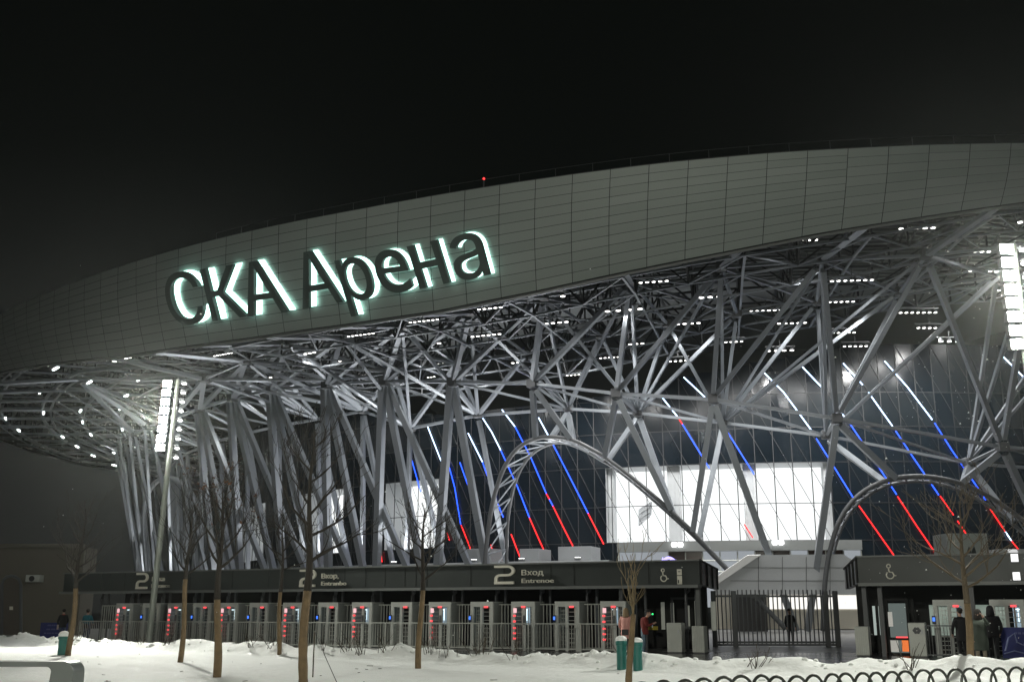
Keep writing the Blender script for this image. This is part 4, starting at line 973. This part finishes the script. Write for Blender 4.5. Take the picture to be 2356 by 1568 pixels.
bare_tree('bare_tree', 'slender sapling with pale whip like stems between two green bins', 1449, 1600, 21.5, (1458, 1255), 1412, 1405, .8, 17, .06, 1.0, multi=True, twig_m=M_twig_l)
bare_tree('bare_tree', 'bare tree with warmly lit spreading branches in front of the ticket pavilion', 2236, 1545, 27, (2205, 1150), 1385, 1352, 1.25, 18, .085, .55, twig_m=mat('lit_bark', (.085, .065, .04), .9, noise=(9, .35)))  # bark colour raised to carry the warm lamplight on this crown
# dry shrub twigs poking through the bank
TW = [(372, 'just right of the light mast foot'), (440, 'between two bare trunks right of the mast'), (618, 'left of the thin distant tree'), (658, 'right of the thin distant tree'), (778, 'right of the tallest trunk'), (818, 'under the red lit turnstile right of the tallest trunk'), (858, 'below the turnstile left of the straight pale trunk'), (905, 'left of the straight pale trunk'), (1000, 'right of the straight pale trunk'), (1045, 'in the bank between the pale trunk and the big numeral'), (1100, 'below the left edge of the big numeral'), (1122, 'below the middle of the big numeral'), (1182, 'below the entrance lettering nearest the gate'), (1420, 'left of the first round green bin by the sapling'), (240, 'in front of the person in the teal jacket'), (1705, 'in the bank opposite the closed gate'), (2040, 'at the bank edge below the kiosk')]
for px, wh in TW:
    x = XatY(px, 32); 
    for _ in range(12): y = edgeY(x) - 1.35; x = XatY(px, y)
    R2 = random.Random(px); base = Vector((x, y, snow_z(x, y) - .03)); n = R2.randint(5, 9)
    t = thing('dry_shrub', 'dry twigs in the snow ' + wh, 'shrub', base, 0, 'dry shrub twigs in the snow bank')
    g = MB()
    for k in range(n):
        a = R2.uniform(0, 2 * pi); tl = R2.uniform(.15, .9); d = Vector((cos(a) * tl, sin(a) * tl, 1)).normalized(); l = R2.uniform(.35, .8); p0 = Vector((R2.gauss(0, .12), R2.gauss(0, .08), 0))
        m_ = p0 + d * l * .5; e_ = m_ + (d + Vector((R2.gauss(0, .2), R2.gauss(0, .2), 0))).normalized() * l * .5
        g.tube([p0, m_, e_], [.012, .009, .005], 4, cap=False); g.tube([m_, m_ + (d + Vector((R2.gauss(0, .5), R2.gauss(0, .5), .2))).normalized() * l * .35], [.007, .004], 3, cap=False)
    local(g, 'twigs', M_twig, t, fix=False)
# slanting wire in front of the railing
w0, w1 = at(724, 1450, 26), at(780, 1580, 20.5)
t = thing('stay_wire', 'thin dark wire slanting down to the snow right of the tallest trunk', 'wire', w1)
g = MB(); g.tube([w0, w0.lerp(w1, .5) + Vector((0, 0, -.02)), w1], .008, 4); g.build('wire', M_black, t)
sk = MB(); sk.tube([w0, Vector((w0.x, w0.y, .05))], .018, 6); sk.build('stake', M_twig, t)

# ================================================================== BINS, BENCH, HOOP FENCE
def bin_(label, px, py, Y, h, r, sx, snow=.08):
    b = at(px, py, Y); b.z = snow_z(b.x, b.y) - .08; t = thing('litter_bin', label, 'litter bin', b, rnd.uniform(0, 1), 'green bins in the snow')
    g = MB(); g.lathe([(r * .94, 0), (r * .97, .03), (r * .95, h * .5), (r * .97, h * .84)], n=24, sx=sx); local(g, 'body', M_teal, t, smooth=False)
    g = MB(); g.lathe([(r * .98, h * .84), (r * 1.10, h * .845), (r * 1.12, h * .95), (r * 1.02, h), (r * .6, h + .012)], n=24, sx=sx); local(g, 'lid', M_teal, t)
    g = MB(); g.lathe([(r * 1.10, h * .985), (r * 1.12, h + snow * .45), (r * .95, h + snow), (r * .5, h + snow * 1.35), (r * .1, h + snow * 1.45)], (0, 0, 0), 24, sx=sx); local(g, 'snow_cap', M_snowcap, t, smooth=True)
bin_('teal green bin with a thick snow cap beside the leftmost tree', 143, 1508, 39.5, .72, .17, 1, .12)
bin_('snow topped teal bin left of the slender sapling', 1431, 1545, 29.3, .80, .135, 1, .08)
bin_('snow topped teal bin right of the slender sapling', 1468, 1550, 28.9, .78, .125, 1, .07)
Yb = 23.0; xr = at(170, 1530, Yb).x; zt_ = at(100, 1521, Yb).z
bx = thing('bench', 'smooth grey metal bench with a rounded corner in the snow', 'bench', (xr - 1, Yb, 0))
def profile(o):   # outer/inner rounded bracket in the xz plane
    r = .22 - o; pts = [(xr - 4.2, zt_ - o)]
    for k in range(9): a = pi / 2 * k / 8; pts.append((xr - .22 + max(r, .02) * sin(a), zt_ - .22 + max(r, .02) * cos(a)))
    return pts + [(xr - o, 0)]
po, pi_ = profile(0), profile(.09)
g = MB(); DY = .62; th_ = [.07] * len(po)
inn = [(xr - 4.2, zt_ - .10)] + [(xr - .56 + .1 * sin(pi / 2 * k / 8), zt_ - .20 + .10 * cos(pi / 2 * k / 8)) for k in range(9)] + [(xr - .50, 0)]
for i in range(len(po) - 1):
    A, B, C_, D_ = po[i], po[i + 1], inn[i + 1], inn[i]
    g.hexa([(A[0], Yb, A[1]), (B[0], Yb, B[1]), (C_[0], Yb, C_[1]), (D_[0], Yb, D_[1])], [(A[0], Yb + DY, A[1]), (B[0], Yb + DY, B[1]), (C_[0], Yb + DY, C_[1]), (D_[0], Yb + DY, D_[1])])
g.build('seat_frame', M_bench, bx, bevel=.012)
g = MB(); g.box((xr - 4.1, Yb + DY / 2, zt_ / 2 - .05), (.4, DY - .02, zt_ - .1)); g.build('leg', M_bench, bx, bevel=.012)
# low fence of overlapping steel hoops
hf = thing('hoop_fence', 'low border fence of overlapping dark steel hoops along the path', 'fence', (8, 19, 0))
HP = [(1325, 1568), (1372, 1567), (1419, 1566), (1470, 1566), (1525, 1563), (1572, 1562), (1618, 1561), (1664, 1559), (1711, 1556), (1757, 1553), (1800, 1551), (1845, 1549), (1885, 1546)]
HP = [(1330 + 46 * k, 1567.5 - .35 * k) for k in range(10)] + [(1790 + i, 0) for i in ()]
tops = [(1475, 1566), (1528, 1562), (1575, 1560), (1620, 1557), (1663, 1553), (1706, 1551), (1749, 1549), (1788, 1552), (1830, 1551), (1873, 1549), (1912, 1546), (1947, 1545), (1982, 1544), (2017, 1543), (2049, 1541), (2084, 1540), (2121, 1537), (2158, 1536), (2196, 1535), (2232, 1534), (2266, 1533), (2300, 1533), (2335, 1531), (2369, 1530), (2403, 1529)]
def hoop_Y(px): return interp([(1475, 17.0), (1750, 17.8), (2100, 20.0), (2403, 21.5)], px)
pcs = []
for px, py in tops:
    Y = hoop_Y(px); p = at(px, py, Y); pcs.append(p)
for i, p in enumerate(pcs):
    nxt = pcs[i + 1] if i < len(pcs) - 1 else p + (p - pcs[i - 1]); d = Vector((nxt.x - p.x, nxt.y - p.y, 0)); sp = d.length; d.normalize(); hw = sp * .62
    zt_h = p.z - .02; nrm = Vector((-d.y, d.x, 0)) * (.02 if i % 2 else -.02)
    pts = [Vector((p.x, p.y, 0)) - d * hw + nrm]
    for k in range(13): a = pi * k / 12; pts.append(Vector((p.x, p.y, zt_h - hw * 1.15)) - d * hw * cos(a) + Vector((0, 0, hw * 1.15 * sin(a))) + nrm)
    pts.append(Vector((p.x, p.y, 0)) + d * hw + nrm)
    g = MB(); g.tube(pts, .024, 8); g.build('hoop', M_hoop, hf, smooth=True)

# ================================================================== PEOPLE
SKIN = mat('skin', (.45, .28, .21), .6); HAIR = mat('dark_hair', (.018, .013, .01), .7)
def person(loc, rz, height, label, jacket, trousers, shoes=(.015, .015, .015), arms=((0, 0), (0, 0)), stride=.0, hat=None, coat=None, hood=None, extras=(), lean=0.0, headtilt=0.0, bulk=1.0):
    t = thing('person', label, 'person', loc, rz, 'people by the entrance'); k = height / 1.78
    MJ = mat('cloth_%d_%d_%d' % tuple(int(c * 999) for c in jacket), jacket, .85, bump=(9, .5, .03)); MT = mat('cloth_%d_%d_%d' % tuple(int(c * 999) for c in trousers), trousers, .85, bump=(11, .4, .02)); MS = mat('shoe', shoes, .6)
    mats = [MJ, MT, MS, SKIN, HAIR]
    J, E, RR = [], [], []
    def j(p, r, par=None, m=0):
        J.append(Vector(p)); RR.append(r); i = len(J) - 1
        if par is not None: E.append((par, i, m))
        return i
    b = bulk
    pel = j((0, 0, .96), (.15 * b, .11 * b)); wa = j((0, -.02 * lean, 1.14), (.155 * b, .115 * b), pel, 0); ch = j((0, -.08 * lean, 1.33), (.175 * b, .125 * b), wa, 0); nb = j((0, -.12 * lean, 1.47), (.075, .07), ch, 0)
    hy = -.14 * lean - .03 * headtilt
    n1 = j((0, hy, 1.535), (.055, .06), nb, 3); h1 = j((0, hy - .02 - .03 * headtilt, 1.60), (.07, .085), n1, 3); h2 = j((0, hy - .01 - .02 * headtilt, 1.68), (.077, .098), h1, 3); h3 = j((0, hy + .01, 1.755), (.05, .06), h2, 4)
    j((0, hy - .125 - .04 * headtilt, 1.635 - .02 * headtilt), (.012, .014), h1, 3)
    for sx in (-1, 1): j((sx * .086, hy + .01, 1.65), (.01, .022), h2, 3)
    for sx, (fwd, bend) in zip((-1, 1), arms):
        sh = j((sx * .185 * b, -.09 * lean, 1.41), (.075 * b, .075 * b), ch, 0); ea = R_(fwd); sp_ = .07
        el = Vector((sx * (.20 * b + sp_), -.09 * lean - .29 * sin(ea), 1.41 - .29 * cos(ea))); e_ = j(el, (.058 * b, .058 * b), sh, 0); fa_ = ea + R_(bend)
        wv = el + Vector((-sx * (.03 + .10 * min(1, bend / 100)), -.25 * sin(fa_), -.25 * cos(fa_))); w_ = j(wv, (.042, .042), e_, 0)
        dv = (wv - el).normalized(); pm = j(wv + dv * .085, (.036, .018), w_, 3)
        side = Vector((1, 0, 0)) * sx; up_ = dv.cross(side).normalized()
        for f_ in range(4):
            base_ = wv + dv * .10 + up_ * (.024 - .016 * f_); ln = (.065, .075, .07, .055)[f_]
            f1 = j(base_, (.0095, .0095), pm, 3); f2 = j(base_ + dv * ln * .55 - side * .012, (.009, .009), f1, 3); j(base_ + dv * ln * .85 - side * .034, (.0075, .0075), f2, 3)
        th1 = j(wv + dv * .05 + up_ * .036, (.011, .011), pm, 3); j(wv + dv * .085 + up_ * .052 - side * .015, (.009, .009), th1, 3)
    for sx in (-1, 1):
        st = sx * stride; hp = j((sx * .095 * b, 0, .90), (.105 * b, .105 * b), pel, 1); kn = j((sx * .105, -.02 - st * .5, .50), (.072, .075), hp, 1); an = j((sx * .11, .02 - st, .10), (.05, .055), kn, 1)
        he = j((sx * .11, .03 - st, .055), (.045, .05), an, 2); j((sx * .125, -.16 - st, .04), (.042, .035), he, 2)
    me = bpy.data.meshes.new('body'); me.from_pydata([tuple(p) for p in J], [(a, c) for a, c, m in E], []); o = bpy.data.objects.new('body', me); col.objects.link(o)
    sm = o.modifiers.new('skin', 'SKIN'); sm.use_smooth_shade = True
    for i, r in enumerate(RR): me.skin_vertices[0].data[i].radius = r
    me.skin_vertices[0].data[0].use_root = True
    sb = o.modifiers.new('sub', 'SUBSURF'); sb.levels = sb.render_levels = 1
    dg = bpy.context.evaluated_depsgraph_get(); m2 = bpy.data.meshes.new_from_object(o.evaluated_get(dg)); bpy.data.objects.remove(o)
    for mm in mats: m2.materials.append(mm)
    for p in m2.polygons:
        c = Vector(p.center); best, bm_ = 9, 0
        for a, c2, m in E:
            A, B = J[a], J[c2]; d = B - A; tt = max(0, min(1, (c - A).dot(d) / max(1e-9, d.length_squared))); dist = (c - A - d * tt).length - (RR[a][0] * (1 - tt) + RR[c2][0] * tt) * .6
            if dist < best: best, bm_ = dist, m
        if c.z > 1.72 or (c.z > 1.60 and c.y > hy + .02 and bm_ in (3, 4)): bm_ = 4
        p.material_index = bm_; p.use_smooth = True
    bo = bpy.data.objects.new('body', m2); col.objects.link(bo); bo.parent = t; bo.scale = (k, k, k)
    def child(mb, nm, m, smooth=True):
        q = local(mb, nm, m, t, smooth=smooth); q.scale = (k, k, k); return q
    g = MB()
    for sx in (-1, 1): g.lathe([(.006, -.006), (.011, 0), (.006, .006)], (sx * .034, hy - .104 - .04 * headtilt, 1.672 - .012 * headtilt), 6)
    g.box((0, hy - .103 - .05 * headtilt, 1.585 - .015 * headtilt), (.045, .012, .009)); child(g, 'face_features', HAIR)
    if coat:   # hem z, flare
        g = MB(); hem, fl, mc = coat; prof = [(.20 * fl, hem), (.205 * fl, hem + .03), (.19 * b * (1 + (fl - 1) * .6), (hem + 1.05) / 2), (.178 * b, 1.06), (.195 * b, 1.3), (.17 * b, 1.43), (.085, 1.50)]
        g.lathe(prof, (0, -.05 * lean, 0), 18, sx=1.04, sy=.78); child(g, 'coat', mc)
    if hood:
        g = MB(); g.lathe([(.13, 1.44), (.145, 1.54), (.128, 1.66), (.115, 1.75), (.07, 1.81), (.01, 1.83)], (0, hy + .025, 0), 14, sx=.95, sy=1.05); child(g, 'hood', hood)
    if hat:
        g = MB(); g.lathe([(.093, 1.685), (.1, 1.70), (.094, 1.76), (.06, 1.80), (.01, 1.815)], (0, hy + .008, 0), 14, sy=1.15); child(g, 'hat', hat)
    for nm, fn, m in extras:
        g = MB(); fn(g); child(g, nm, m, False)
    return t
BLK = (.012, .012, .014)
def P(px, Y): return Vector((*at(px, 1440, Y).xy, .0))
MP = mat('pink_padded', (.72, .36, .31), .8, bump=(8, .6, .04)); MGC = mat('grey_green_coat', (.075, .095, .075), .8, bump=(8, .6, .04))
person(P(1441, 45), R_(165), 1.74, 'person in a long pink padded jacket and tan hood with black bag', (.72, .36, .31), BLK, arms=((12, 30), (12, 30)), coat=(.60, 1.12, MP), hood=mat('tan_hood', (.30, .22, .13), .9), bulk=1.12,
       extras=(('shoulder_bag', lambda g: g.box((.02, .20, .86), (.26, .10, .22)), mat('black_bag', BLK, .5)),))
person(P(1480, 44.2), R_(75), 1.70, 'person in a dark red jacket and pale jeans looking down at a phone', (.17, .022, .018), (.15, .22, .27), hat=HAIR, arms=((18, 95), (14, 100)), lean=1.1, headtilt=1.2, bulk=1.08, coat=(.80, .95, mat('red_jacket', (.17, .022, .018), .8, bump=(9, .5, .03))),
       extras=(('phone', lambda g: g.box((.0, -.38, 1.16), (.075, .012, .15)), mat('phone_body', (.02, .02, .02), .2, emit=(.7, .8, 1), es=.3)), ('orange_collar', lambda g: g.tube([(.07 * cos(a), -.13 + .07 * sin(a), 1.48) for a in [i * pi / 6 for i in range(12)]], .012, 5, closed=True), mat('orange_trim', (.6, .16, .03), .7))))
person(P(1818, 55), R_(10), 1.76, 'person in black standing behind the dark barred gate', BLK, BLK, arms=((8, 10), (8, 10)), hat=HAIR, coat=(.70, .9, mat('black_coat', BLK, .8)))
person(P(144, 63), R_(-150), 1.76, 'person in a black jacket with a red collar beside the leftmost trunk', BLK, (.05, .07, .13), arms=((10, 40), (10, 20)), hat=HAIR,  coat=(.78, .95, mat('black_coat', BLK, .8)), extras=(('red_collar', lambda g: g.tube([(.085 * cos(a), .085 * sin(a), 1.48) for a in [i * pi / 6 for i in range(12)]], .025, 5, closed=True), mat('red_trim', (.45, .04, .03), .7)), ('pale_bag', lambda g: g.box((.26, .02, .80), (.08, .16, .26)), mat('pale_bag', (.45, .38, .36), .7))))
person(P(200, 60.3), R_(170), 1.74, 'person in a teal jacket and jeans by the far left railing', (.015, .13, .17), (.04, .06, .13), arms=((10, 60), (10, 60)), bulk=1.12, hat=HAIR, extras=(('dark_hip_layer', lambda g: g.lathe([(.18, .78), (.185, .82), (.18, 1.02)], (0, 0, 0), 16, sy=.78), mat('black_coat', BLK, .8)),))
person(P(2252, 34.5), R_(-25), 1.68, 'person in a knee length grey green coat raising a phone to their ear', (.075, .095, .075), (.30, .26, .19), shoes=(.26, .23, .17), arms=((-12, 40), (70, 105)), coat=(.52, 1.15, MGC), bulk=1.16, stride=.06, hood=mat('dark_hood', (.035, .03, .025), .9),
       extras=(('phone', lambda g: g.box((.20, -.20, 1.60), (.02, .09, .16)), mat('phone_pale', (.6, .55, .45), .4)),))
person(P(2281, 38.3), R_(160), 1.80, 'person in a black hooded jacket with a pale hand, facing the turnstile', BLK, (.02, .022, .025), arms=((10, 20), (10, 15)), bulk=1.2, hood=mat('black_coat', BLK, .8), coat=(.78, .98, mat('black_coat', BLK, .8)), stride=.08)
person(P(2211, 38.9), R_(-170), 1.74, 'person in a dark coat partly hidden by the trunk of the warmly lit tree', BLK, BLK, arms=((10, 20), (10, 20)), bulk=1.1, hat=HAIR, coat=(.66, 1, mat('black_coat', BLK, .8)))

# ================================================================== FALLING SNOW
fl = MB(); R3 = random.Random(5)
for k in range(700):
    Y = R3.uniform(9, 52); z = R3.uniform(.3, 1.65 + Y * .33); xw = Y * .49
    x = R3.uniform(-xw, xw) if R3.random() < .12 else R3.gauss(.46, .09) * Y
    p = Vector((x, Y, z)); s = R3.uniform(.006, .016)
    vs = [p + Vector((s, 0, 0)), p + Vector((-s * .5, s * .8, 0)), p + Vector((-s * .5, -s * .8, 0)), p + Vector((0, 0, s * 1.2))]; n = len(fl.v); fl.v += vs
    for q in ((0, 1, 2), (0, 1, 3), (1, 2, 3), (2, 0, 3)): fl.f.append(tuple(n + i for i in q)); fl.mi.append(0)
tag(fl.build('falling_snow', mat('snowflake', (.85, .88, .86), .7), fix=False), kind='stuff')

# ================================================================== LIGHT
def aim(o, tgt):
    o.rotation_euler = (Vector(tgt) - o.location).to_track_quat('-Z', 'Y').to_euler()
def spot(name, loc, tgt, P_, angle, color=(1, 1, 1), blend=.6, size=.25):
    d = bpy.data.lights.new(name, 'SPOT'); d.energy = P_; d.spot_size = R_(angle); d.spot_blend = blend; d.color = color; d.shadow_soft_size = size
    o = bpy.data.objects.new(name, d); col.objects.link(o); o.location = loc; aim(o, tgt); return o
TL = mL + Vector((0, 0, mLt.z - 1.8)); TR = mR + Vector((0, 0, mRt.z - 1.8))
K1 = 1.0
spot('mast_floodlight', TL + Vector((-.7, -.9, 0)), (-5, 24, 0), 15000 * K1, 125, (1, 1, .90))
spot('mast_floodlight', TL + Vector((.7, .7, 0)), (-6, 100, 14), 250 * K1, 120, (.95, 1, .97))
spot('mast_floodlight', TR + Vector((-.7, -.9, 0)), (4, 20, 0), 9000 * K1, 130, (1, 1, .90))
spot('mast_floodlight', TR + Vector((-.5, .8, 0)), (16, 80, 20), 1100 * K1, 110, (.93, 1, .86))
for i, (p, n) in enumerate(LIGHT_SPOTS):
    o_ = out(p); spot('roof_lamp', p - Vector((0, 0, .35)), p + Vector((0, 0, -10)) - o_ * 3.5, 430 * n, 150, (1, .99, .97), .8, .06)
for q in UPL: spot('podium_uplight', q, q + Vector((0, 0, 10)) + out(q) * 2.5, 4000, 140, (1, 1, 1), .7, .2)
spot('forecourt_standin_light', (-10, -16, 13), (-1, 47, .5), 30000, 62, (1, .98, .86), .5, .6)  # unseen light added behind the camera, standing in for plaza lighting
sun = bpy.data.lights.new('ambient_sun', 'SUN'); sun.energy = .11; sun.angle = R_(12); sun.color = (.95, 1, .94); so_ = bpy.data.objects.new('ambient_sun', sun); col.objects.link(so_); so_.rotation_euler = (R_(70), 0, R_(42))

w = bpy.data.worlds.new('World'); sc.world = w; w.use_nodes = True; nt = w.node_tree; bg = nt.nodes['Background']
tc = nt.nodes.new('ShaderNodeTexCoord'); sx = nt.nodes.new('ShaderNodeSeparateXYZ'); nt.links.new(tc.outputs['Generated'], sx.inputs[0])
cr_ = nt.nodes.new('ShaderNodeValToRGB'); nt.links.new(sx.outputs['Z'], cr_.inputs[0])
e = cr_.color_ramp.elements; e[0].position = 0.0; e[0].color = (.014, .015, .014, 1); e[1].position = .38; e[1].color = (.0022, .0028, .0024, 1)
nt.links.new(cr_.outputs[0], bg.inputs['Color']); bg.inputs['Strength'].default_value = 1.0
HAZE = 0.00017
if HAZE:
    g = MB(); g.box((0, 190, 25), (330, 420, 52)); h = g.build('haze', mat('haze_air', (.5, .5, .5))); tag(h, kind='stuff')
    m = h.data.materials[0]; nt = m.node_tree
    for n in list(nt.nodes):
        if n.type != 'OUTPUT_MATERIAL': nt.nodes.remove(n)
    pv = nt.nodes.new('ShaderNodeVolumePrincipled'); pv.inputs['Color'].default_value = (.9, .95, .92, 1); pv.inputs['Density'].default_value = HAZE; pv.inputs['Anisotropy'].default_value = .85
    nt.links.new(pv.outputs[0], [n for n in nt.nodes if n.type == 'OUTPUT_MATERIAL'][0].inputs['Volume'])
v = sc.view_settings; v.view_transform = 'Standard'; v.look = 'None'; v.exposure = 0; v.gamma = 1; v.use_curve_mapping = False
sc.render.engine = 'CYCLES'; c = sc.cycles; c.use_denoising = True; c.max_bounces = 5; c.diffuse_bounces = 2; c.glossy_bounces = 3; c.volume_bounces = 0; c.transparent_max_bounces = 6; c.sample_clamp_indirect = 6; c.sample_clamp_direct = 0; c.use_light_tree = True; c.caustics_reflective = False; c.caustics_refractive = False
try: c.denoiser = 'OPENIMAGEDENOISE'; c.denoising_prefilter = 'ACCURATE'
except Exception: pass
c.volume_step_rate = 4
